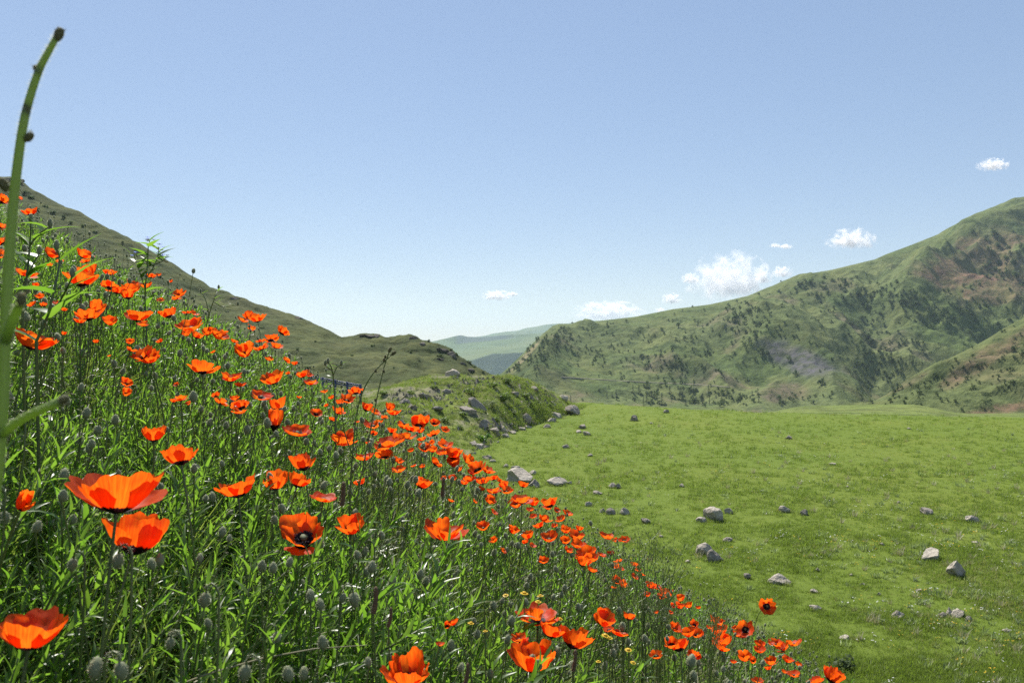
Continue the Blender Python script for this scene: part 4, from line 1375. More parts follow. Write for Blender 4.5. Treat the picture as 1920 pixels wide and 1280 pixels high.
# blue railing behind the poppies
def railing():
    a, b = at(583, 707, 52), at(676, 724, 50)
    t = empty('blue_railing', a + Vector((0, 0, -.6)))
    base = a + Vector((0, 0, -.6))
    tag(t, 'dark blue metal railing sloping down behind the poppies', 'railing')
    dr = (b - a).normalized(); up = Vector((0, 0, 1)); nn = dr.cross(up).normalized()
    def box(name, p, q, hw, hh):
        m = MB(); ax = (q - p); vs = []
        for s in (p, q):
            for e, f in ((-1, -1), (1, -1), (1, 1), (-1, 1)):
                vs.append(s + nn * e * hw + up * f * hh - base)
        m.add(vs, [(0, 1, 2, 3), (7, 6, 5, 4), (0, 4, 5, 1), (1, 5, 6, 2), (2, 6, 7, 3), (3, 7, 4, 0)])
        o = m.obj(name, [M['bluepaint']], t, False)
        bv = o.modifiers.new('bevel', 'BEVEL'); bv.width = .012; bv.segments = 2
        return o
    L_ = (b - a).length
    box('top_rail', a + up * .05, b + up * .05, .03, .05)
    box('bottom_rail', a - up * .10, b - up * .10, .03, .05)
    for f in (.0, .25, .50, .74, 1.0):
        p = a + dr * (L_ * f)
        m_ = MB(); 
        vs = []
        for z in (-1.6, .13):
            for e, g in ((-1, -1), (1, -1), (1, 1), (-1, 1)):
                vs.append(p + dr * e * .055 + nn * g * .05 + up * z - base)
        m_.add(vs, [(0, 1, 2, 3), (7, 6, 5, 4), (0, 4, 5, 1), (1, 5, 6, 2), (2, 6, 7, 3), (3, 7, 4, 0)])
        m_.obj('post', [M['bluepaint']], t, False)
railing()


# ------------------------------------------------------------------ clouds (outside the haze box)
def mat_cloud(i, dens):
    k = NT('cloud_vapour')
    tc = k.node('ShaderNodeTexCoord').outputs['Object']
    ln = k.node('ShaderNodeVectorMath', operation='LENGTH'); k.link(tc, ln.inputs[0])
    sep = k.node('ShaderNodeSeparateXYZ'); k.link(tc, sep.inputs[0])
    mp = k.node('ShaderNodeMapping'); k.link(tc, mp.inputs[0]); mp.inputs['Location'].default_value = (i * 3.7, i * 1.9, i * 5.1); mp.inputs['Scale'].default_value = (1.7, 1.7, 1.05)
    n = k.noise(2.3, 4, .58, mp.outputs[0], .25)
    shape = k.math('SUBTRACT', 1.0, ln.outputs['Value'])
    base = k.math('MULTIPLY', k.math('ADD', sep.outputs[2], .55), 3.0, clamp=True)
    f = k.math('ADD', k.math('MULTIPLY', shape, .95), k.math('MULTIPLY', k.math('SUBTRACT', n, .60), 4.2))
    f = k.math('MULTIPLY', k.math('MULTIPLY', f, 2.0, clamp=True), base)
    pv = k.node('ShaderNodeVolumePrincipled')
    pv.inputs['Color'].default_value = (1, 1, 1, 1)
    pv.inputs['Anisotropy'].default_value = .2
    k.link(k.math('MULTIPLY', f, dens), pv.inputs['Density'])
    k.link(pv.outputs[0], k.out.inputs['Volume'])
    return k.m


CLOUDS = [(1862, 311, 44, 20, 'small bright cloud alone high over the mountain peak'), (1597, 452, 68, 34, 'ragged white cloud above the mountain slope'),
          (1453, 461, 16, 7, 'tiny flat cloud left in the pair above the big cloud'), (1473, 463, 20, 8, 'tiny flat cloud right in the pair above the big cloud'),
          (1368, 529, 118, 78, 'biggest billowing white cloud behind the mountain shoulder'), (1295, 524, 28, 18, 'little cloud wisp beside the biggest cloud, on the valley side'), (1428, 523, 30, 20, 'little cloud wisp between the biggest cloud and the mountain'),
          (1467, 512, 30, 20, 'faint cloud touching the mountain ridge'), (1140, 587, 100, 32, 'long low cloud just above the mountain spur'), (931, 556, 40, 17, 'small flat cloud alone over the valley'), (961, 552, 16, 8, 'cloud fleck right beside the small valley cloud'),
          (1260, 562, 28, 18, 'small puff of cloud between the long and the biggest cloud'), (1238, 583, 18, 9, 'faint fleck of cloud on the mountain ridge line')]
for i, (px_, py_, w_, h_, lab) in enumerate(CLOUDS):
    d = 9000.0
    c = at(px_, py_, d)
    import bmesh
    bm = bmesh.new(); bmesh.ops.create_icosphere(bm, subdivisions=3, radius=1.0)
    me = bpy.data.meshes.new('cloud'); bm.to_mesh(me); bm.free()
    wm, hm = w_ * d / FPX, h_ * d / FPX
    me.materials.append(mat_cloud(i, (15.0 if py_ > 545 else 10.0) / wm))
    o = link(bpy.data.objects.new('cloud', me))
    o.location = c; o.scale = (wm * .74, wm * .5, hm * .80)
    tag(o, lab, 'cloud', 'small white clouds')
# ------------------------------------------------------------------ poppies
def cup_exp(th1):
    return .62 if th1 > .9 else 1.0


def style_scale(style):
    a0, a1 = STYLE[style][:2]
    f = np.linspace(0, 1, 41)
    r_ = np.cumsum(np.cos(a0 + (a1 - a0) * f ** cup_exp(a1))) / 41
    return float(.5 / (r_.max() + .03))


def style_height(style):
    """height of a flower of unit width"""
    a0, a1 = STYLE[style][:2]
    f = np.linspace(0, 1, 41)
    a = a0 + (a1 - a0) * f ** cup_exp(a1)
    r_, z_ = np.cumsum(np.cos(a)) / 41, np.cumsum(np.sin(a)) / 41
    return float(z_[-1] * .5 / (r_.max() + .012))


def petal_grid(mb, th0, th1, az, span, ruf, seed, ns, nt, layer=0.0, lenf=1.0, mi=0, rn=.5):
    """one cupped petal of a flower of unit width standing on the origin"""
    r_ = random.Random(seed)
    S = np.linspace(0, 1, ns + 1)
    fine = np.linspace(0, 1, 41)
    ang = th0 + (th1 - th0) * fine ** cup_exp(th1)
    rr_ = np.concatenate([[0], np.cumsum(np.cos(ang[:-1]))]) / 40
    zz_ = np.concatenate([[0], np.cumsum(np.sin(ang[:-1]))]) / 40
    sc = rn
    p1, p2, p3 = r_.uniform(0, 6.28), r_.uniform(0, 6.28), r_.uniform(0, 6.28)
    k1, k2 = r_.uniform(3.2, 5.5), r_.uniform(7, 11)
    skew = r_.uniform(-.12, .12)
    vs, uv, fs = [], [], []
    for i, s in enumerate(S):
        for j in range(nt + 1):
            t = -1 + 2 * j / nt
            smax = (1 - .25 * abs(t) ** 3.6 + skew * t) * lenf * (1 + .035 * math.sin(k2 * t + p2) + .02 * math.sin(17 * t + p3))
            q = min(s * smax, 1.0)
            ex = max(s * smax - 1.0, 0)
            r0 = float(np.interp(q, fine, rr_)) + ex * math.cos(th1)
            z0 = float(np.interp(q, fine, zz_)) + ex * math.sin(th1)
            wv = ruf * s ** 2.0 * (math.sin(k1 * t + p1) + .5 * math.sin(k2 * t + p2) * s + .22 * math.sin(19 * t + p3 + 3 * s) * s)
            r0 = (r0 + .012 + wv * math.sin(th1) + layer * .035 * (.3 + s)) * sc
            z0 = (z0 + wv * .8 * math.cos(th1) + layer * .015) * sc
            a = az + t * span * (.80 + .20 * s)
            pv_ = Vector((math.cos(a) * r0, math.sin(a) * r0, z0))
            cr_ = mnoise.noise(pv_ * 7.0 + Vector((seed * 1.7 % 50, 0, 0))) * .035 * s + mnoise.noise(pv_ * 16.0 + Vector((0, seed * 2.3 % 50, 0))) * .014 * s
            pv_ += Vector((math.cos(a) * math.sin(th1), math.sin(a) * math.sin(th1), -math.cos(th1))) * cr_
            vs.append(pv_)
            uv.append((.5 + .5 * t, s * smax))
    w = nt + 1
    for i in range(ns):
        for j in range(nt):
            fs.append((i * w + j, i * w + j + 1, (i + 1) * w + j + 1, (i + 1) * w + j))
    mb.add(vs, fs, mi, uv)


STYLE = {  # start angle, end angle, ruffle, rim radius factor
    'bowl': (.0, 1.18, .045, .73), 'cup': (.05, 1.46, .035, .84), 'open': (.1, .86, .05, .57), 'flat': (.0, .40, .05, .51), 'wild': (.05, 1.0, .085, .62), 'shut': (.6, 1.85, .02, 1.05)}


def petals_of(style, seed, big):
    """list of per-petal mesh builders' arguments"""
    a0, a1, ruf, rn = STYLE[style]
    rn = style_scale(style)
    r_ = random.Random(seed)
    n = r_.choice((4, 5, 6)) if big else r_.choice((4, 4, 5))
    az0 = r_.uniform(0, 6.28)
    out = []
    for i in range(n):
        inner = i % 2
        dv = .30 if style != 'wild' else .5
        out.append(dict(th0=a0 + .1 * inner, th1=max(.05, a1 + r_.uniform(-dv, dv) + .08 * inner), az=az0 + i * 6.283 / n + r_.uniform(-.16, .16), span=(5.3 / n) * r_.uniform(.85, 1.1),
                        ruf=ruf * r_.uniform(.7, 1.9), seed=seed * 31 + i, layer=-float(inner), lenf=r_.uniform(.84, 1.08), rn=rn))
    return out


def centre_mesh(name, seed, pod):
    random.seed(seed)
    mb = MB()
    if pod:
        tube(mb, [(0, 0, .0), (0, 0, .05), (0, 0, .12), (0, 0, .15), (0, 0, .155)], [.03, .055, .065, .075, .01], 8, 0)
        return mb.mesh(name, [M['pod']])
    for i in range(60):
        a, l = U(0, 6.28), U(.08, .16)
        p = Vector((math.cos(a) * .05, math.sin(a) * .05, .02)); t = p + Vector((math.cos(a) * l * .8, math.sin(a) * l * .8, U(.05, .15)))
        s = Vector((-math.sin(a), math.cos(a), 0)) * .004
        mb.add([p - s, p + s, t + s, t - s], [(0, 1, 2, 3)], 1)
        e = .014
        mb.add([t + Vector((e, 0, 0)), t + Vector((0, e, 0)), t + Vector((-e, 0, 0)), t + Vector((0, -e, 0)), t + Vector((0, 0, e))], [(0, 1, 4), (1, 2, 4), (2, 3, 4), (3, 0, 4)], 1)
    return mb.mesh(name, [M['pod'], M['dark']])


CENTRE = [centre_mesh('seed_head', 700 + i, True) for i in range(2)]
STAMENS = [centre_mesh('stamens', 710 + i, False) for i in range(2)]
SMALL = {}
for st in STYLE:
    SMALL[st] = []
    for q in range(5):
        mb = MB()
        for kw in petals_of(st, 900 + q * 7 + len(st), False):
            petal_grid(mb, ns=7, nt=8, **kw)
        tube(mb, [(0, 0, .0), (0, 0, .05), (0, 0, .11), (0, 0, .13)], [.03, .07, .09, .01], 6, 1)
        SMALL[st].append(mb.mesh('blossom', [M['petal'], M['dark']]))


def stem_mesh(name, path, r0, r1, hairy, mat='stalk', n=6):
    mb = MB()
    k = len(path)
    tube(mb, path, [r0 + (r1 - r0) * i / (k - 1) for i in range(k)], n, 0, False)
    if hairy:
        pn = []
        for q in range(hairy):
            i = random.randrange(k - 1); f = U(0, 1)
            p = path[i].lerp(path[i + 1], f)
            pn.append((p, Vector((U(-1, 1), U(-1, 1), U(-.2, .3))).normalized()))
        hairs(mb, pn, .006, .00028, 1)
    return mb.mesh(name, [M[mat], M['hair']])


def canopy_depth(px_, py_, lift=.10):
    u, v = ray(px_, py_)
    prev = None
    for d in np.arange(.5, 14, .05):
        if v * d <= float(canopy(u * d, d)) + lift:
            return d
    return None


def place_depth(px_, py_, w_, real=.085):
    """distance at which a flower of this size in the photo stands on a stem of sensible height above the bank"""
    dw = real * FPX / w_
    dc = canopy_depth(px_, py_)
    u, v = ray(px_, py_)
    if dc is not None:
        lo = dc
        for d in np.arange(dc, .55, -.05):
            if v * d - float(canopy(u * d, d)) > .38: break
            lo = d
        return float(np.clip(dw, lo, dc - .03 if dc > .7 else dc))
    best = min(np.arange(max(.6, dw * .6), min(9, dw * 1.6), .05), key=lambda d: abs(v * d - float(canopy(u * d, d)) - .15) + .03 * abs(d - dw))
    return float(best)


def place_flower(px_, py_, w_, style, toward, roll, label, group, seed, detail):
    random.seed(seed)
    d = place_depth(px_, py_, w_, .095 if w_ > 40 else .085)
    dia = w_ * d / FPX
    c = at(px_, py_, d)
    base_h = style_height(style) * .5 * dia
    rot = Matrix.Rotation(R(roll), 4, 'Y') @ Matrix.Rotation(R(toward), 4, 'X') @ Matrix.Rotation(U(0, 6.28), 4, 'Z')
    axis = rot @ Vector((0, 0, 1))
    fl = c - axis * base_h
    gz = float(canopy(fl.x, fl.y)) - CAN_H
    gz = max(gz, -6)
    bx, by = fl.x + U(-.16, .03), fl.y + U(-.03, .10)
    gz = max(float(canopy(bx, by)) - CAN_H, -6) - .02
    root = empty('poppy', (bx, by, gz))
    tag(root, label, 'poppy', group)
    top = fl - root.location
    L_ = top.length
    path = [p for p in curve_pts(Vector((0, 0, 0)), top - axis * L_ * .45, top, 8)]
    st = bpy.data.objects.new('stem', stem_mesh('stem', path, .0024, .0017 if detail else .0014, 90 if detail > 1 else 0, n=6 if detail > 1 else 4))
    link(st, root)
    mw = Matrix.Translation(top) @ rot @ Matrix.Scale(dia, 4)
    if detail:
        for kw in petals_of(style, seed, True):
            mb = MB()
            if detail > 1: petal_grid(mb, ns=14, nt=16, **kw)
            else: petal_grid(mb, ns=7, nt=8, **kw)
            o = mb.obj('petal', [M['petal']], root)
            o.matrix_local = mw
        o = link(bpy.data.objects.new('seed_head', CENTRE[seed % 2]), root)
        o.matrix_local = mw
        if detail > 1: link(bpy.data.objects.new('stamens', STAMENS[seed % 2]), o)
    else:
        o = link(bpy.data.objects.new('blossom', SMALL[style][seed % 5]), root)
        o.matrix_local = mw @ Matrix.Rotation(U(0, 6.28), 4, 'Z')
    return d


BIG = [  # centre px, py, width, style, tilt towards camera, roll, label
    (222, 927, 157, 'bowl', -6, 4, 'largest poppy, wide orange bowl with a black underside above a second big one'),
    (258, 1003, 112, 'cup', -16, 10, 'big orange poppy tucked directly beneath the largest wide bowl'),
    (58, 1189, 128, 'bowl', -4, 8, 'big orange poppy cut by the picture edge low on the left'),
    (62, 640, 74, 'bowl', -8, 14, 'orange poppy with black base beside the thick tall stalk'),
    (338, 857, 68, 'bowl', -10, -14, 'orange poppy opening sideways above and right of the largest bowl'),
    (445, 917, 72, 'bowl', -8, -10, 'cupped orange poppy midway between the largest bowl and the red pair'),
    (570, 1007, 104, 'open', 34, 10, 'big red-orange poppy facing us with its black heart showing'),
    (658, 990, 66, 'wild', 4, 0, 'winged red poppy right of the black-hearted big one'),
    (833, 1000, 76, 'wild', 6, 2, 'ragged red poppy with pale curled petal in the mid bank'),
    (792, 905, 36, 'cup', -8, 24, 'smooth orange cup alone just below the dense drift'),
    (765, 1262, 98, 'bowl', 12, 0, 'broad orange poppy rising from the lower picture edge'),
    (1003, 1235, 80, 'cup', 4, 2, 'deep red-orange cup with black ring at its base, front of the lower cluster'),
    (1077, 1197, 58, 'cup', -14, 22, 'tall folded orange poppy right of the lower cluster cup'),
    (1035, 1182, 60, 'bowl', -10, 10, 'rounded orange poppy in the middle of the lower cluster'),
    (1008, 1152, 76, 'wild', 0, 0, 'two-lobed orange poppy at the back of the lower cluster'),
    (1132, 1163, 46, 'bowl', 18, 12, 'dish-like orange poppy just right of the lower cluster'),
    (1438, 1136, 36, 'open', 68, 6, 'single red poppy facing us on a long stem over the meadow'),
    (1562, 1266, 42, 'cup', -4, 24, 'orange-red poppy farthest down the meadow edge'),
    (152, 524, 62, 'bowl', -4, 0, 'broad orange poppy high on the bank under a small one'),
    (257, 592, 50, 'bowl', 4, 4, 'rounded orange poppy on the upper bank beneath the blue-flowered plant'),
    (358, 610, 48, 'bowl', 26, 2, 'open orange poppy showing its dark heart on the upper bank'),
    (166, 592, 52, 'wild', 0, -4, 'ragged poppy with dark shadows left of the rounded upper one'),
    (380, 691, 60, 'wild', 0, 0, 'boat-shaped orange poppy with two raised wings'),
    (511, 711, 44, 'bowl', 14, -14, 'tilted red-orange poppy right of the boat-shaped one'),
    (432, 710, 44, 'open', 10, 4, 'orange poppy half hidden behind dark buds beside the boat-shaped one'),
    (490, 743, 42, 'open', 16, 14, 'orange poppy spreading under the tilted red-orange one'),
    (558, 810, 54, 'open', 10, 8, 'flat orange poppy just right of the dark red closed bloom'),
    (568, 868, 46, 'cup', -8, -12, 'orange cup standing below the flat orange poppy'),
    (645, 824, 54, 'wild', 12, 2, 'red-orange poppy crossed by the twin bare stalks'),
    (682, 858, 40, 'open', 2, 4, 'low orange poppy right behind the twin bare stalks'),
    (730, 832, 52, 'open', 2, -10, 'large wavy orange poppy in the drift right of the twin stalks'),
    (516, 903, 50, 'cup', 10, 6, 'red cup left in the pair below the orange cup'),
    (560, 901, 40, 'cup', -14, 14, 'shaded dark red bloom right in the pair below the orange cup'),
    (288, 814, 44, 'cup', 4, 0, 'small red cup with a fallen petal beneath, on the left bank'),
    (607, 932, 44, 'wild', 0, 10, 'crumpled orange poppy losing petals above the big black-hearted one'),
    (482, 597, 34, 'bowl', 8, -10, 'red poppy standing against the olive hill by the upper bank edge'),
    (1030, 1007, 36, 'bowl', 14, 0, 'round bright orange bowl among the small ones at the bank edge'),
    (978, 937, 40, 'wild', 4, 0, 'frilled orange poppy in front of the meadow at the bank edge'),
    (515, 787, 23, 'shut', 0, 4, 'dark red half-closed bloom at the centre of the upper bank'),
    (44, 942, 28, 'shut', 30, 40, 'drooping orange bloom on its side in the shade at far left'),
    (56, 398, 30, 'bowl', 6, -8, 'small orange poppy topmost on the left bank beside the tall stalk'),
    (974, 1196, 30, 'wild', 10, 0, 'red crumpled poppy just left of the lower cluster cup'),
]
MID = """4 375 28;37 372 10;2 425 20;4 455 24;3 478 24;97 477 24;113 491 14;93 497 9;156 477 26;161 489 16;50 515 36;160 510 34;205 511 22;66 535 12;205 538 28;220 544 20;
243 543 30;250 532 22;275 535 22;240 554 20;283 518 14;297 515 10;320 528 10;338 551 22;331 559 14;300 562 12;75 556 16;60 570 14;82 571 10;105 567 14;120 580 12;
207 603 24;150 601 20;182 577 28;268 608 22;299 587 9;316 588 22;350 586 18;365 588 16;349 626 18;370 629 24;390 622 20;410 629 32;420 622 15;467 593 24;455 600 20;471 616 18;
245 656 20;265 666 32;281 672 34;243 641 16;205 667 7;450 722 20;237 718 22;236 736 17;405 741 15;415 753 24;440 747 16;448 771 22;451 761 28;338 748 26;325 752 12;353 756 10;
530 622 22;508 635 22;487 640 16;518 649 24;490 653 24;458 658 30;505 674 16;537 676 17;553 681 10;567 702 24;580 703 12;583 718 24;608 734 14;622 745 12;520 758 30;593 775 20;
667 735 26;650 750 27;637 754 12;635 771 22;623 786 12;688 764 20;703 773 18;721 782 10;731 763 16;738 773 20;701 796 28;670 790 10;715 841 28;722 854 32;746 824 22;757 798 20;785 795 24;
798 790 20;815 793 16;770 806 20;786 808 16;813 814 20;834 806 16;762 818 26;735 808 16;790 823 14;795 841 28;812 843 16;834 834 24;832 848 26;850 851 24;852 867 22;877 863 26;817 869 22;
775 873 10;792 874 10;748 881 28;748 863 16;832 895 9;848 896 14;894 878 30;914 883 28;925 896 16;880 899 28;905 901 24;940 901 18;945 908 16;925 921 24;950 919 20;918 937 20;903 916 12;845 939 12;
981 909 18;968 944 24;1000 941 18;995 954 12;1030 945 30;1045 956 12;1026 953 14;1063 963 18;926 959 14;906 989 24;962 993 18;1020 973 22;1052 973 20;1060 994 18;1080 1006 24;1086 990 12;1012 986 18;
1018 1051 18;998 1022 12;1082 1021 26;1100 1036 28;1110 1046 20;1090 1043 20;1066 1031 14;1137 1006 26;1155 1013 11;1170 1012 18;926 1013 14;943 1032 12;990 1004 20;985 1016 12;1060 1013 14;1127 1039 16;1145 1036 14;
1093 1053 20;1110 1069 18;1160 1051 16;1154 1061 12;1165 1066 11;1157 1089 18;1168 1094 14;1151 1101 10;1190 1059 16;1196 1069 12;1190 1081 14;1205 1077 10;1220 1098 20;1233 1101 13;1213 1114 11;1250 1113 20;1240 1118 12;
1275 1121 14;1274 1135 14;1291 1135 14;1261 1135 9;1232 1148 10;1258 1148 8;1310 1138 8;1180 1156 22;1160 1186 26;1142 1179 18;850 1166 18;838 1172 12;825 1207 14;675 905 22;
1265 1177 20;1290 1186 26;1308 1188 20;1272 1211 36;1258 1206 20;1298 1226 20;1306 1230 14;1230 1227 20;1302 1170 14;1345 1164 26;1348 1183 30;1332 1176 12;1397 1178 28;1381 1188 14;1353 1216 26;1358 1200 24;1340 1203 14;
1424 1207 18;1424 1218 18;1455 1205 22;1468 1214 22;1488 1206 28;1446 1206 12;1395 1230 20;1412 1238 12;1376 1240 10;1445 1240 20;1440 1252 12;1476 1237 18;1497 1245 11;1470 1258 9;1488 1264 20;1420 1276 18;1530 1277 28;1378 1176 9;
1000 968 12;1040 985 10;890 940 10;870 905 12;860 880 12;700 812 12;612 760 9;560 745 10;655 810 10;300 640 12;330 720 9;180 640 10;120 625 9;400 660 10;440 640 12;540 700 9;690 830 10;770 845 12;810 830 10;885 885 12"""
LANDMARKS = [(20, 500, 'tall thick stalk'), (278, 490, 'blue-flowered plant'), (690, 760, 'twin bare stalks'), (640, 716, 'blue railing'), (975, 893, 'large banded boulder'), (1045, 903, 'whale-backed boulder'), (905, 845, 'tumbled rock pile'),
             (1205, 1090, 'wiry dark weeds'), (1438, 1136, 'long-stemmed single poppy'), (1340, 964, 'layered boulder'), (700, 1125, 'brown plantain spike'), (1585, 1235, 'broad-leaved weed clump'), (985, 1112, 'yellow daisies')]
SHORT = {0: 'largest poppy bowl', 3: 'black-based stalk-side poppy', 4: 'sideways orange poppy', 6: 'big black-hearted poppy', 7: 'winged red poppy', 8: 'ragged pale-petalled poppy', 9: 'smooth orange cup', 11: 'lower cluster cup', 15: 'dish-like poppy', 18: 'broad high poppy',
         19: 'rounded upper poppy', 20: 'open upper poppy', 22: 'boat-shaped poppy', 23: 'tilted red-orange poppy', 26: 'flat orange poppy', 28: 'stalk-crossed poppy', 30: 'wavy drift poppy', 35: 'hill-edge red poppy', 36: 'bright orange bowl', 37: 'frilled edge poppy', 38: 'dark red closed bloom', 17: 'farthest meadow-edge poppy', 40: 'topmost small poppy'}
for i, s_ in SHORT.items():
    LANDMARKS.append((BIG[i][0], BIG[i][1], s_))
for i, b in enumerate(BIG):
    dd = place_flower(*b[:6], b[6], 'large and middling poppies', 1000 + i, 2)
mid = [tuple(map(float, t.split())) for t in MID.replace('\n', '').split(';') if t.strip()]
used = set()
npop = 0
for ci, cl in enumerate(clusters(mid)):
    rel = relation(np.mean([p[0] for p in cl]), np.mean([p[1] for p in cl]), LANDMARKS, used)
    cl = sorted(cl, key=lambda p: p[0])
    for i, (a, b, w_) in enumerate(cl):
        random.seed(int(a * 7 + b * 3))
        st = random.choice(['bowl', 'bowl', 'wild', 'open', 'wild', 'cup', 'open'])
        size = 'tiny' if w_ < 13 else 'small' if w_ < 23 else 'medium'
        if len(cl) == 1: lab = f'{size} orange poppy {rel}'
        else: lab = f'{size} poppy, {ORD[i]} from left of {NUM[len(cl)]} {rel}'
        place_flower(a, b, w_ * (1.32 if a > 690 and w_ < 26 else 1.2), st, random.gauss(2, 16), random.gauss(2, 15), lab, 'small poppies on the bank', 2000 + npop, 2 if w_ >= 33 else 1 if w_ >= 20 else 0)
        npop += 1
print('poppies', npop + len(BIG))


# ------------------------------------------------------------------ poppy buds
def bud_mesh(name, seed, nh):
    """hairy egg-shaped bud of unit length hanging or standing from the origin upward"""
    random.seed(seed)
    mb = MB()
    prof = [(0, .08), (.1, .21), (.3, .30), (.55, .31), (.78, .22), (.93, .11), (1, .02)]
    tube(mb, [(0, 0, z) for z, r_ in prof], [r_ for z, r_ in prof], 10, 0)
    pn = []
    for q in range(nh):
        z = U(.03, .97); a = U(0, 6.28)
        r_ = float(np.interp(z, [p[0] for p in prof], [p[1] for p in prof]))
        pn.append((Vector((math.cos(a) * r_, math.sin(a) * r_, z)), Vector((math.cos(a), math.sin(a), U(-.3, .5))).normalized()))
    hairs(mb, pn, .13, .010, 1)
    return mb.mesh(name, [M['bud'], M['hair']])


BUDM = [bud_mesh('bud', 800 + i, 150) for i in range(4)]


def make_bud(px_, py_, len_px, nod, label, group, seed, d=None, hair=60):
    random.seed(seed)
    if d is None:
        d = place_depth(px_, py_, len_px, .026)
    L_ = len_px * d / FPX
    c = at(px_, py_, d)
    bx, by = c.x + U(-.15, .04), c.y + U(-.03, .10)
    gz = max(float(canopy(bx, by)) - CAN_H, -6) - .02
    root = empty('poppy_bud', (bx, by, gz))
    tag(root, label, 'poppy bud', group)
    cl_ = c - root.location
    if nod:
        sd = random.choice((-1, 1))
        top = cl_ + Vector((sd * .1 * L_, 0, L_ * .5))
        hook = top + Vector((sd * L_ * .35, 0, L_ * .55))
        kn = top + Vector((sd * L_ * .8, 0, -L_ * .1))
        path = curve_pts(Vector((0, 0, 0)), kn + Vector((0, 0, -kn.z * .4)), kn, 6)[:-1] + [kn, kn.lerp(hook, .5) + Vector((sd * .06 * L_, 0, .1 * L_)), hook, hook.lerp(top, .5) + Vector((-sd * .12 * L_, 0, .12 * L_)), top]
        rot = Matrix.Rotation(math.pi + sd * .15, 4, 'Y')
        org = top
    else:
        rot = Matrix.Rotation(U(-.25, .35), 4, 'Y') @ Matrix.Rotation(U(-.25, .25), 4, 'X')
        org = cl_ - (rot @ Vector((0, 0, 1))) * L_ * .5
        path = curve_pts(Vector((0, 0, 0)), Vector((org.x * .3, org.y * .3, org.z * .6)), org, 7)
    link(bpy.data.objects.new('stem', stem_mesh('stem', path, .0019, .0012, hair, n=5 if hair else 3)), root)
    o = link(bpy.data.objects.new('bud', BUDM[seed % 4]), root)
    o.matrix_local = Matrix.Translation(org) @ rot @ Matrix.Rotation(U(0, 6.28), 4, 'Z') @ Matrix.Diagonal((L_, L_, L_, 1))


BUDS = [
    (220, 1052, 34, 1, 'drooping hairy bud on a hooked stem beneath the second big poppy'), (300, 1048, 26, 0, 'upright bud with pinkish tip right under the second big poppy'), (375, 1045, 20, 0, 'lone upright bud right of the second big poppy'),
    (383, 1125, 34, 1, 'drooping bud on a hooked stem in the lower left leaves'), (390, 1167, 22, 0, 'upright bud just below the drooping one in the lower left leaves'), (318, 1206, 26, 1, 'nodding bud low between leaves near the cut-off poppy'),
    (228, 1258, 40, 1, 'large drooping bud at the lower picture edge'), (458, 1262, 38, 1, 'nodding bud at the lower edge right of the large drooping one'), (430, 1008, 16, 0, 'small bud left of the big black-hearted poppy'),
    (172, 832, 22, 0, 'plump bud above the largest poppy bowl'), (152, 725, 18, 0, 'round bud catching light right of the black-based stalk-side poppy'), (665, 1125, 34, 1, 'heavy drooping bud left of the brown plantain spike'),
    (605, 1203, 32, 0, 'fat pale bud on a thick stem at lower centre'), (491, 1060, 26, 0, 'slim bud left below the big black-hearted poppy'), (543, 1053, 22, 0, 'bud directly under the big black-hearted poppy'), (582, 1115, 26, 0, 'narrow bud left of the heavy drooping bud'),
    (600, 1132, 26, 0, 'yellow-green bud beside the narrow bud'), (643, 1120, 22, 0, 'round bud touching the heavy drooping bud'), (736, 1088, 26, 0, 'dark bud on a straight stem above the brown plantain spike'), (788, 1076, 24, 0, 'dark bud alone right of the plantain spike'),
    (715, 1003, 20, 0, 'small dark bud below the winged red poppy'), (670, 1040, 22, 0, 'dark bud under the winged red poppy'), (512, 1063, 24, 0, 'dark little bud between slim bud and black-hearted poppy'), (959, 1163, 24, 0, 'tall dark bud left of the lower cluster'),
    (730, 903, 18, 0, 'dark round bud left of the smooth orange cup'), (725, 897, 16, 0, 'bud touching the dark round bud by the smooth cup'), (764, 908, 18, 0, 'dark round bud close left of the smooth orange cup'), (785, 923, 18, 0, 'bud hanging under the smooth orange cup'),
    (630, 853, 18, 0, 'dark bud at the foot of the stalk-crossed poppy'), (118, 657, 16, 0, 'dark bud right of the black-based stalk-side poppy'), (94, 425, 12, 0, 'dark bud at the tip of the topmost left plant'), (1296, 1238, 30, 0, 'dark purple bud in front of the lower right poppies'),
    (1010, 1245, 24, 0, 'bud hugging the lower cluster cup'), (1075, 1245, 22, 0, 'green bud right of the lower cluster cup'), (788, 1250, 22, 0, 'bud overlapping the poppy at the lower edge'), (180, 1250, 44, 0, 'blurred pale bud close to the lens at lower left'),
    (540, 1262, 34, 0, 'stout bud at the lower edge left of the broad orange poppy'), (690, 1240, 22, 0, 'bud at the lower edge beside the broad orange poppy'), (865, 1250, 22, 0, 'bud right of the broad orange poppy at the lower edge'), (1300, 1265, 22, 0, 'bud low at the edge under the lower right poppies')]
for i, (a, b, l_, nd, lab) in enumerate(BUDS):
    make_bud(a, b, l_ * .9, nd, lab, 'distinct poppy buds', 3000 + i, None, 140)
r = np.random.default_rng(31)
cand = []
while len(cand) < 1500:
    y = r.uniform(.9, 9.5); x = r.uniform(-.72, .5) * y
    z = float(canopy(x, y)) + r.normal(.0, .06) + .03
    qx, qy = CX + x / y * FPX, CY - z / y * FPX
    if not (-20 < qx < 1560 and 380 < qy < 1300): continue
    if y < 2.2 and r.uniform() < .55: continue
    if y > 4.5 and r.uniform() < .4: continue
    cand.append((.021 * r.uniform(.75, 1.25) * FPX / y, qx, qy, y))
cand.sort(reverse=True)
zones = {}
b_lab = unique_labels([(c_[1], c_[2], i, 'hairy bud') for i, c_ in enumerate(cand[:255])], [l_ for l_ in LANDMARKS if len(l_[2].split()) < 4], 90)
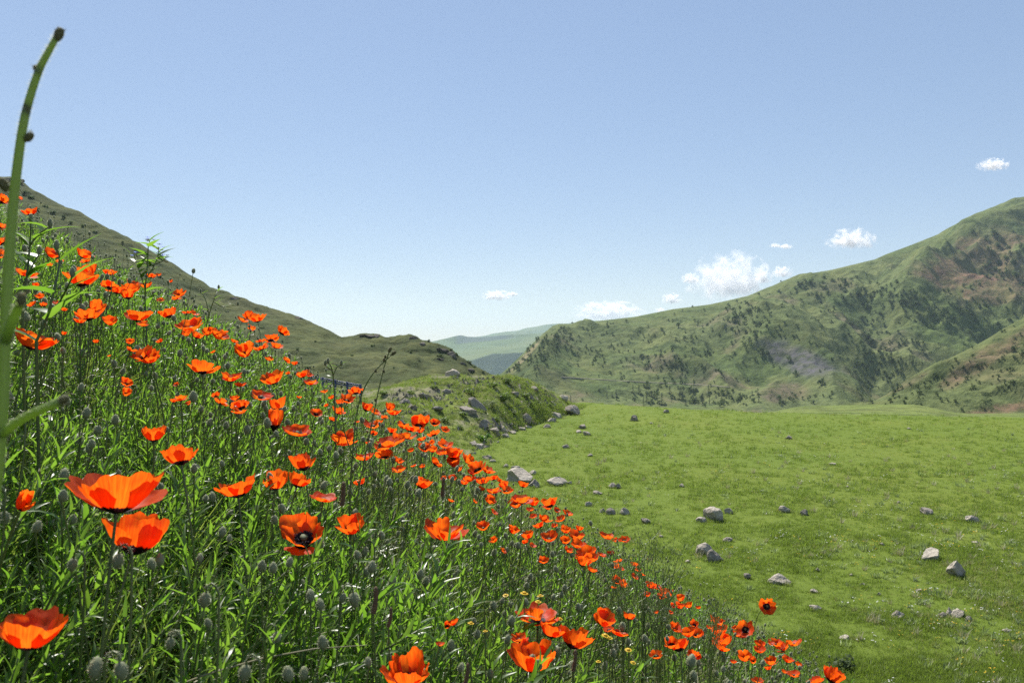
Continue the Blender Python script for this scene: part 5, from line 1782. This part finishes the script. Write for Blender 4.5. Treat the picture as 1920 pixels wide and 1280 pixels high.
for i, (l_, qx, qy, y) in enumerate(cand[:255]):
    nod = r.uniform() < .22
    make_bud(qx, qy, min(l_, 26), nod, b_lab[i], 'small poppy buds among the leaves', 4000 + i, y, 24)
# the rest of the buds: one mass of tiny buds on thin stalks
mbs = []
for q in range(3):
    mb = MB()
    random.seed(850 + q)
    prof = [(0, .08), (.3, .34), (.7, .3), (1, .02)]
    tube(mb, [(0, 0, z * .021) for z, r_ in prof], [r_ * .021 for z, r_ in prof], 6, 1)
    tube(mb, [(0, 0, 0), (.01, 0, -.18), (.03 * (q - 1), .02, -.36)], [.0012, .0014, .0016], 3, 0, False)
    pn = []
    for h_ in range(40):
        z = U(.05, .95); a = U(0, 6.28); r_ = float(np.interp(z, [p[0] for p in prof], [p[1] for p in prof]))
        pn.append((Vector((math.cos(a) * r_, math.sin(a) * r_, z)) * .021, Vector((math.cos(a), math.sin(a), U(-.3, .5))).normalized()))
    hairs(mb, pn, .005, .0003, 2)
    mbs.append(source('far_bud', mb, [M['stalk'], M['bud'], M['hair']]))
rest = cand[255:]
scatter('far_buds', mbs, [tuple(at(c_[1], c_[2], c_[3])) for c_ in rest], [(U(-.3, .3), U(-.1, .4), U(0, 6)) for _ in rest], [U(.75, 1.25) for _ in rest], [random.randrange(3) for _ in rest], 'countless small poppy buds farther up and down the bank')


# ------------------------------------------------------------------ plants that stand out
def stalk_plant(name, base_px, label, cat, group=None):
    p = at(*base_px)
    t = empty(name, p)
    tag(t, label, cat, group)
    return t, p


def pxpath(pts, org, sub=4):
    P_ = [at(a, b, d) - org for a, b, d in pts]
    out = []
    for i in range(len(P_) - 1):
        p0, p1, p2, p3 = P_[max(i - 1, 0)], P_[i], P_[i + 1], P_[min(i + 2, len(P_) - 1)]
        for k_ in range(sub):
            s = k_ / sub
            out.append(.5 * ((2 * p1) + (p2 - p0) * s + (2 * p0 - 5 * p1 + 4 * p2 - p3) * s * s + (3 * p1 - p0 - 3 * p2 + p3) * s ** 3))
    out.append(P_[-1])
    return out


def flower_node(parent, pos, axis, size, seed, name='bud_tip'):
    """bristly bud: a short urn with pointed bracts"""
    random.seed(seed)
    mb = MB()
    axis = axis.normalized()
    q = axis.to_track_quat('Z', 'Y')
    tube(mb, [pos + q @ Vector((0, 0, z * size)) for z in (-1.0, -.4, .4, 1.0, 1.25)], [size * r_ for r_ in (.38, .66, .72, .56, .3)], 9, 0)
    for i in range(26):
        a = U(0, 6.28); z = U(-.6, 1.1)
        p = q @ Vector((math.cos(a) * .66, math.sin(a) * .66, z)) * size
        n = (q @ Vector((math.cos(a) * .55, math.sin(a) * .55, .9))).normalized()
        s = n.cross(axis).normalized() * size * .09
        mb.add([pos + p - s, pos + p + s, pos + p + n * size * U(.35, .7)], [(0, 1, 2)], 0)
    hs = []
    for i in range(70):
        a = U(0, 6.28); z = U(-.6, .85)
        hs.append((pos + q @ Vector((math.cos(a) * .72, math.sin(a) * .72, z)) * size, (q @ Vector((math.cos(a), math.sin(a), .5))).normalized()))
    hairs(mb, hs, size * .4, size * .012, 1)
    return mb.obj(name, [M['node'], M['hair']], parent)


def ribbed(parent, name, path, r0, r1, seed, hair=500):
    """stem with ribs and short hairs"""
    random.seed(seed)
    mb = MB()
    k_ = len(path)
    n = 16
    vs, fs, uv = [], [], []
    for i, p in enumerate(path):
        t = (path[min(i + 1, k_ - 1)] - path[max(i - 1, 0)]).normalized()
        a = t.cross(Vector((0, 1, 0))).normalized(); b = t.cross(a)
        rad = r0 + (r1 - r0) * i / (k_ - 1)
        for j in range(n):
            w_ = 2 * math.pi * j / n
            rr_ = rad * (1 + .10 * (1 if j % 2 else -1))
            vs.append(p + (a * math.cos(w_) + b * math.sin(w_)) * rr_); uv.append((j / n, i / k_))
    for i in range(k_ - 1):
        for j in range(n):
            fs.append((i * n + j, i * n + (j + 1) % n, (i + 1) * n + (j + 1) % n, (i + 1) * n + j))
    mb.add(vs, fs, 0, uv)
    hs = []
    for q in range(hair):
        i = random.randrange(k_ - 1); a = Vector((U(-1, 1), U(-1, 1), U(-.3, .3))).normalized()
        rad = r0 + (r1 - r0) * i / (k_ - 1)
        hs.append((path[i].lerp(path[i + 1], U(0, 1)) + a * rad * .95, a))
    hairs(mb, hs, .0028, .00009, 1)
    return mb.obj(name, [M['stalk2'], M['hair']], parent)


M['stalk2'] = mat_leaf('thick_stalk', (.19, .27, .09), (.22, .29, .11), (.42, .58, .14), (.46, .60, .16), .5, .38, .5)
D0 = .50
t, org = stalk_plant('thick_stalk', (-40, 1180, D0), 'thick ribbed green stalk with bristly buds towering at far left', 'stalk')
P1 = pxpath([(-40, 1180, D0), (-14, 950, D0), (2, 800, D0), (9, 650, D0), (16, 500, D0), (25, 380, D0), (38, 270, D0), (50, 205, D0), (72, 135, D0), (92, 95, D0), (108, 66, D0)], org)
ribbed(t, 'stem', P1, 11 / FPX * D0, 4.8 / FPX * D0, 61, 2600)
flower_node(t, at(110, 66, D0) - org, Vector((.4, 0, 1)), 11.5 / FPX * D0, 62)
flower_node(t, at(50, 207, D0) - org, Vector((.1, -.1, 1)), 9.5 / FPX * D0, 63)
flower_node(t, at(53, 258, D0) - org, Vector((.9, -.3, .6)), 10 / FPX * D0, 64)
flower_node(t, at(70, 132, D0) - org, Vector((-.4, -.2, 1)), 8 / FPX * D0, 65)
flower_node(t, at(8, 348, D0) - org, Vector((-.3, -.4, 1)), 12 / FPX * D0, 66)
br = pxpath([(11, 640, D0), (18, 615, D0 - .01), (30, 585, D0 - .015), (38, 568, D0 - .02)], org)
bo = ribbed(t, 'branch', br, 8.5 / FPX * D0, 7 / FPX * D0, 67, 160)
flower_node(bo, at(40, 562, D0 - .02) - org, Vector((.2, -.1, 1)), 11 / FPX * D0, 68)
br = pxpath([(3, 815, D0), (25, 796, D0 - .01), (60, 775, D0 - .02), (95, 760, D0 - .03), (112, 752, D0 - .03)], org)
bo = ribbed(t, 'branch', br, 8 / FPX * D0, 6.5 / FPX * D0, 69, 260)
flower_node(bo, at(117, 750, D0 - .03) - org, Vector((1, -.1, .5)), 10 / FPX * D0, 70)

# twin bare stalks
D1 = 1.75
t, org = stalk_plant('bare_stalks', (664, 1000, D1), 'pair of bare dark stalks with tiny pale knobs standing before the railing', 'stalk')
zb = float(canopy(org.x, org.y)) - CAN_H - org.z
for nm, pts in (('stalk', [(655, 985), (658, 900), (662, 840), (668, 780), (680, 735), (698, 702), (718, 680), (738, 662)]), ('stalk', [(662, 990), (672, 920), (684, 860), (694, 810), (706, 750), (716, 705), (724, 675), (731, 656)])):
    pp = pxpath([(a, b, D1) for a, b in pts], org)
    pp = [Vector((pp[0].x, pp[0].y + .03, zb))] + pp
    o = stem_mesh('stalk', pp, .0020, .0012, 120, 'stalk')
    link(bpy.data.objects.new('stalk', o), t)
    for i in (6, 12, 17, 22, 26):
        if i < len(pp): flower_node(t, pp[i] + Vector((U(-.004, .004), -.002, 0)), Vector((U(-1, 1), -.2, .8)), .0036, 71 + i, 'knob')
    flower_node(t, pp[-1], pp[-1] - pp[-2], .0055, 90, 'tip')
for a, b, c_, d_ in ((650, 800, 640, 760), (664, 870, 712, 835)):
    pp = pxpath([(664, b + 60, D1), (a + (c_ - a) * .4, b + 10, D1 - .03), (c_, d_, D1 - .05)], org)
    link(bpy.data.objects.new('twig', stem_mesh('twig', pp, .0016, .0010, 30)), t)
    flower_node(t, pp[-1], Vector((0, 0, 1)), .0045, 95, 'tip')


def leafy_branch(name, label, cat, paths, D, seed, leaf_l=.05, leaf_w=.011, tips='bud', base_drop=True, nl=3):
    """upright branched plant along pixel-traced stems at distance D"""
    random.seed(seed)
    a0 = paths[0][0]
    t, org = stalk_plant(name, (a0[0], a0[1], D), label, cat)
    zb = float(canopy(org.x, org.y)) - CAN_H - org.z
    for pi_, pts in enumerate(paths):
        pp = pxpath([(a, b, D + U(-.04, .04) * (i > 0)) for i, (a, b) in enumerate(pts)], org, 3)
        if pi_ == 0 and zb < 0: pp = [Vector((pp[0].x + .01, pp[0].y, zb))] + pp
        link(bpy.data.objects.new('stem', stem_mesh('stem', pp, .0032 if pi_ == 0 else .0022, .0013, 60)), t)
        for i in range(1, len(pp) - 1, max(1, len(pp) // (nl + 1))):
            mb = MB()
            leaf(mb, pp[i], U(-.6, .6) + (math.pi if U(0, 1) < .5 else 0), U(.3, .9), leaf_l * U(.7, 1.3), leaf_w * U(.8, 1.3), U(.2, .9), .25, 5, 0, U(-.4, .4))
            mb.obj('leaf', [M['leaf']], t)
        e = pp[-1]
        if tips == 'bud': 
            o = link(bpy.data.objects.new('bud', BUDM[pi_ % 4]), t)
            o.matrix_local = Matrix.Translation(e - Vector((0, 0, .003))) @ Matrix.Diagonal((.016, .016, .020, 1))
        elif tips == 'blue':
            for q in range(7):
                mb = MB()
                c0 = e + Vector((U(-.016, .016), U(-.016, .016), U(-.02, .014)))
                for k_ in range(5):
                    w_ = k_ * 1.2566 + q
                    n = Vector((math.cos(w_), math.sin(w_), .5)); s = Vector((-math.sin(w_), math.cos(w_), 0)) * .0028
                    mb.add([c0, c0 + n * .005 + s, c0 + n * .0085, c0 + n * .005 - s], [(0, 1, 2, 3)], 1 if q < 3 else 0)
                mb.obj('floret', [M['bud'], M['blue']], t)
    return t


leafy_branch('forked_plant', 'forked leafy plant with dark buds left of the broad high poppy', 'plant', [[(42, 570), (50, 520), (56, 460), (58, 415)], [(56, 460), (72, 440), (94, 424)], [(46, 530), (60, 500), (74, 475)]], 1.7, 81, .07, .014)
leafy_branch('forked_plant', 'forked leafy plant with big dark hanging leaf under the broad high poppy', 'plant', [[(68, 640), (86, 600), (100, 550), (112, 490), (106, 466)], [(88, 596), (112, 565), (128, 535), (136, 517)]], 1.5, 82, .085, .02)
leafy_branch('blue_flower_plant', 'tall plant with small blue flowers rising against the sky on the upper bank', 'plant', [[(274, 600), (272, 560), (274, 520), (277, 490), (278, 462), (281, 450)], [(272, 540), (262, 510), (255, 490), (250, 476)], [(275, 520), (288, 500), (296, 480), (298, 465)], [(276, 500), (300, 492), (310, 485)]], 2.9, 83, .07, .016, 'blue', True, 5)
leafy_branch('pale_stem_plant', 'thin pale plant arching against the hill near the railing', 'plant', [[(628, 760), (626, 720), (622, 690), (615, 680)], [(624, 705), (632, 688), (640, 684)], [(623, 695), (610, 684)]], 2.6, 84, .03, .006)
leafy_branch('sky_grass_plant', 'thin grass-like plant with tiny heads breaking the hill skyline mid slope', 'plant', [[(380, 640), (392, 590), (402, 560), (410, 541)], [(392, 590), (385, 560), (376, 548)], [(400, 566), (420, 575), (446, 572)]], 3.4, 85, .04, .006)

# wiry dark weeds at the foot of the bank
for wi, (bx, by_, top, lab) in enumerate(((1205, 1215, 1000, 'tallest wiry dark weed standing among the small poppies at the bank edge'), (1172, 1200, 1030, 'wiry dark weed left of the tallest one at the bank edge'), (1235, 1200, 1035, 'wiry dark weed right of the tallest one at the bank edge'), (1335, 1225, 1120, 'thin wiry weed behind the lower right poppies'))):
    random.seed(900 + wi)
    Dw = 2.6
    t, org = stalk_plant('wiry_weed', (bx, by_, Dw), lab, 'weed', 'wiry weeds')
    zb = float(canopy(org.x, org.y)) - CAN_H - org.z
    for q in range(9 if wi < 3 else 6):
        tx, ty = bx + random.gauss(0, 26), top + abs(random.gauss(0, 40))
        pp = pxpath([(bx + random.gauss(0, 6), by_, Dw), (bx + (tx - bx) * .45 + random.gauss(0, 4), by_ + (ty - by_) * .5, Dw + U(-.06, .06)), (tx, ty, Dw + U(-.1, .1))], org, 4)
        if zb < 0: pp = [Vector((pp[0].x, pp[0].y, zb))] + pp
        mb = MB()
        tube(mb, pp, [.0017] + [.0015 - .0009 * i / len(pp) for i in range(1, len(pp))], 4, 0, False)
        for i in range(2, len(pp)):
            for k_ in range(3):
                p = pp[i]; l_ = U(.015, .05)
                e = p + Vector((U(-1, 1) * l_, U(-1, 1) * l_, l_ * U(.4, 1)))
                tube(mb, [p, (p + e) / 2 + Vector((0, 0, -.003)), e], [.0008, .0007, .0005], 3, 0, False)
                tube(mb, [e, e + Vector((0, 0, .003)), e + Vector((0, 0, .006))], [.0006, .0018, .0004], 4, 0)
        mb.obj('twig', [M['lobed']], t)

# plantain spikes
for i, (a, b, h_, lab) in enumerate(((700, 1124, 50, 'taller brown plantain spike in the lower middle of the bank'), (728, 1156, 36, 'shorter brown plantain spike right beside the taller one'), (829, 912, 36, 'dark brown plantain spike right of the smooth orange cup'), (641, 925, 44, 'slim plantain spike on the left of the twin bare stalks'), (1075, 1237, 40, 'furry grey spike between the lower cluster poppies'), (872, 1262, 40, 'brown spike at the lower edge right of the broad orange poppy'))):
    random.seed(950 + i)
    dc = canopy_depth(a, b - h_ * .5) or 2.0
    d = max(.9, dc * .86)
    hm = h_ * d / FPX
    c = at(a, b, d)
    gz = float(canopy(c.x, c.y)) - CAN_H
    t = empty('plantain', (c.x, c.y + .02, gz - .02))
    tag(t, lab, 'plantain', 'plantain spikes')
    o = c - t.location
    base = o - Vector((0, 0, hm * .5))
    link(bpy.data.objects.new('stem', stem_mesh('stem', curve_pts(Vector((0, 0, 0)), base * .5 + Vector((.01, 0, 0)), base, 5), .0018, .0014, 30)), t)
    mb = MB()
    rr_ = hm * .105
    zs = np.linspace(0, 1, 14)
    tube(mb, [base + Vector((.004 * math.sin(z * 2), 0, hm * z)) for z in zs], [rr_ * (1.0 - .25 * z + .14 * math.sin(z * 40)) * (1 if z < .97 else .4) for z in zs], 9, 0)
    hairs(mb, [(base + Vector((math.cos(q) * rr_, math.sin(q) * rr_, hm * U(0, 1))), Vector((math.cos(q), math.sin(q), .3)).normalized()) for q in [U(0, 6.28) for _ in range(160)]], rr_ * .6, rr_ * .05, 1)
    mb.obj('spike', [M['spike'], M['hair']], t)

# yellow daisies
YD = [(983, 1111, 14, 'brightest yellow daisy head left in the row above the lower cluster'), (1013, 1116, 12, 'yellow daisy head right in the row above the lower cluster'), (1009, 1127, 11, 'yellow daisy with pale rays just below the row'), (948, 1115, 10, 'faint yellow daisy at the left end of the row'),
      (1135, 1190, 13, 'yellow daisy head in front of the dish-like poppy'), (1143, 1195, 11, 'second yellow daisy touching the first by the dish-like poppy'), (883, 1167, 11, 'yellow daisy alone left of the lower cluster'), (1178, 1217, 12, 'yellow daisy head below the wiry weeds'), (1187, 1241, 10, 'small yellow daisy low under the wiry weeds'), (1122, 1239, 9, 'half-hidden yellow daisy right of the folded orange poppy'), (910, 1182, 9, 'pale daisy head below the lone yellow daisy'), (1050, 1159, 9, 'yellow daisy behind the lower cluster')]
for i, (a, b, w_, lab) in enumerate(YD):
    random.seed(970 + i)
    dc = canopy_depth(a, b) or 3
    d = dc * .93
    c = at(a, b, d); s = w_ * d / FPX
    gz = float(canopy(c.x, c.y)) - CAN_H
    t = empty('yellow_daisy', (c.x, c.y + .02, gz - .02)); tag(t, lab, 'daisy', 'yellow daisies')
    o = c - t.location
    link(bpy.data.objects.new('stem', stem_mesh('stem', curve_pts(Vector((0, 0, 0)), o * .5, o, 5), .0014, .001, 0, n=4)), t)
    mb = MB()
    q_ = Vector((U(-.2, .2), U(-.25, .1), 1)).to_track_quat('Z', 'Y')
    tube(mb, [o + q_ @ Vector((0, 0, z * s)) for z in (-.08, .05, .16, .2)], [s * r_ for r_ in (.12, .3, .24, .03)], 9, 0)
    for k_ in range(13):
        w2 = k_ * .4833
        rd, sd = Vector((math.cos(w2), math.sin(w2), -.1)), Vector((-math.sin(w2), math.cos(w2), 0)) * .09
        mb.add([o + q_ @ (rd * .25 - sd * .6) * s, o + q_ @ (rd * .25 + sd * .6) * s, o + q_ @ (rd * .52 + sd) * s, o + q_ @ (rd * .58) * s, o + q_ @ (rd * .52 - sd) * s], [(0, 1, 2, 3, 4)], 0)
    mb.obj('flower_head', [M['yellow']], t)
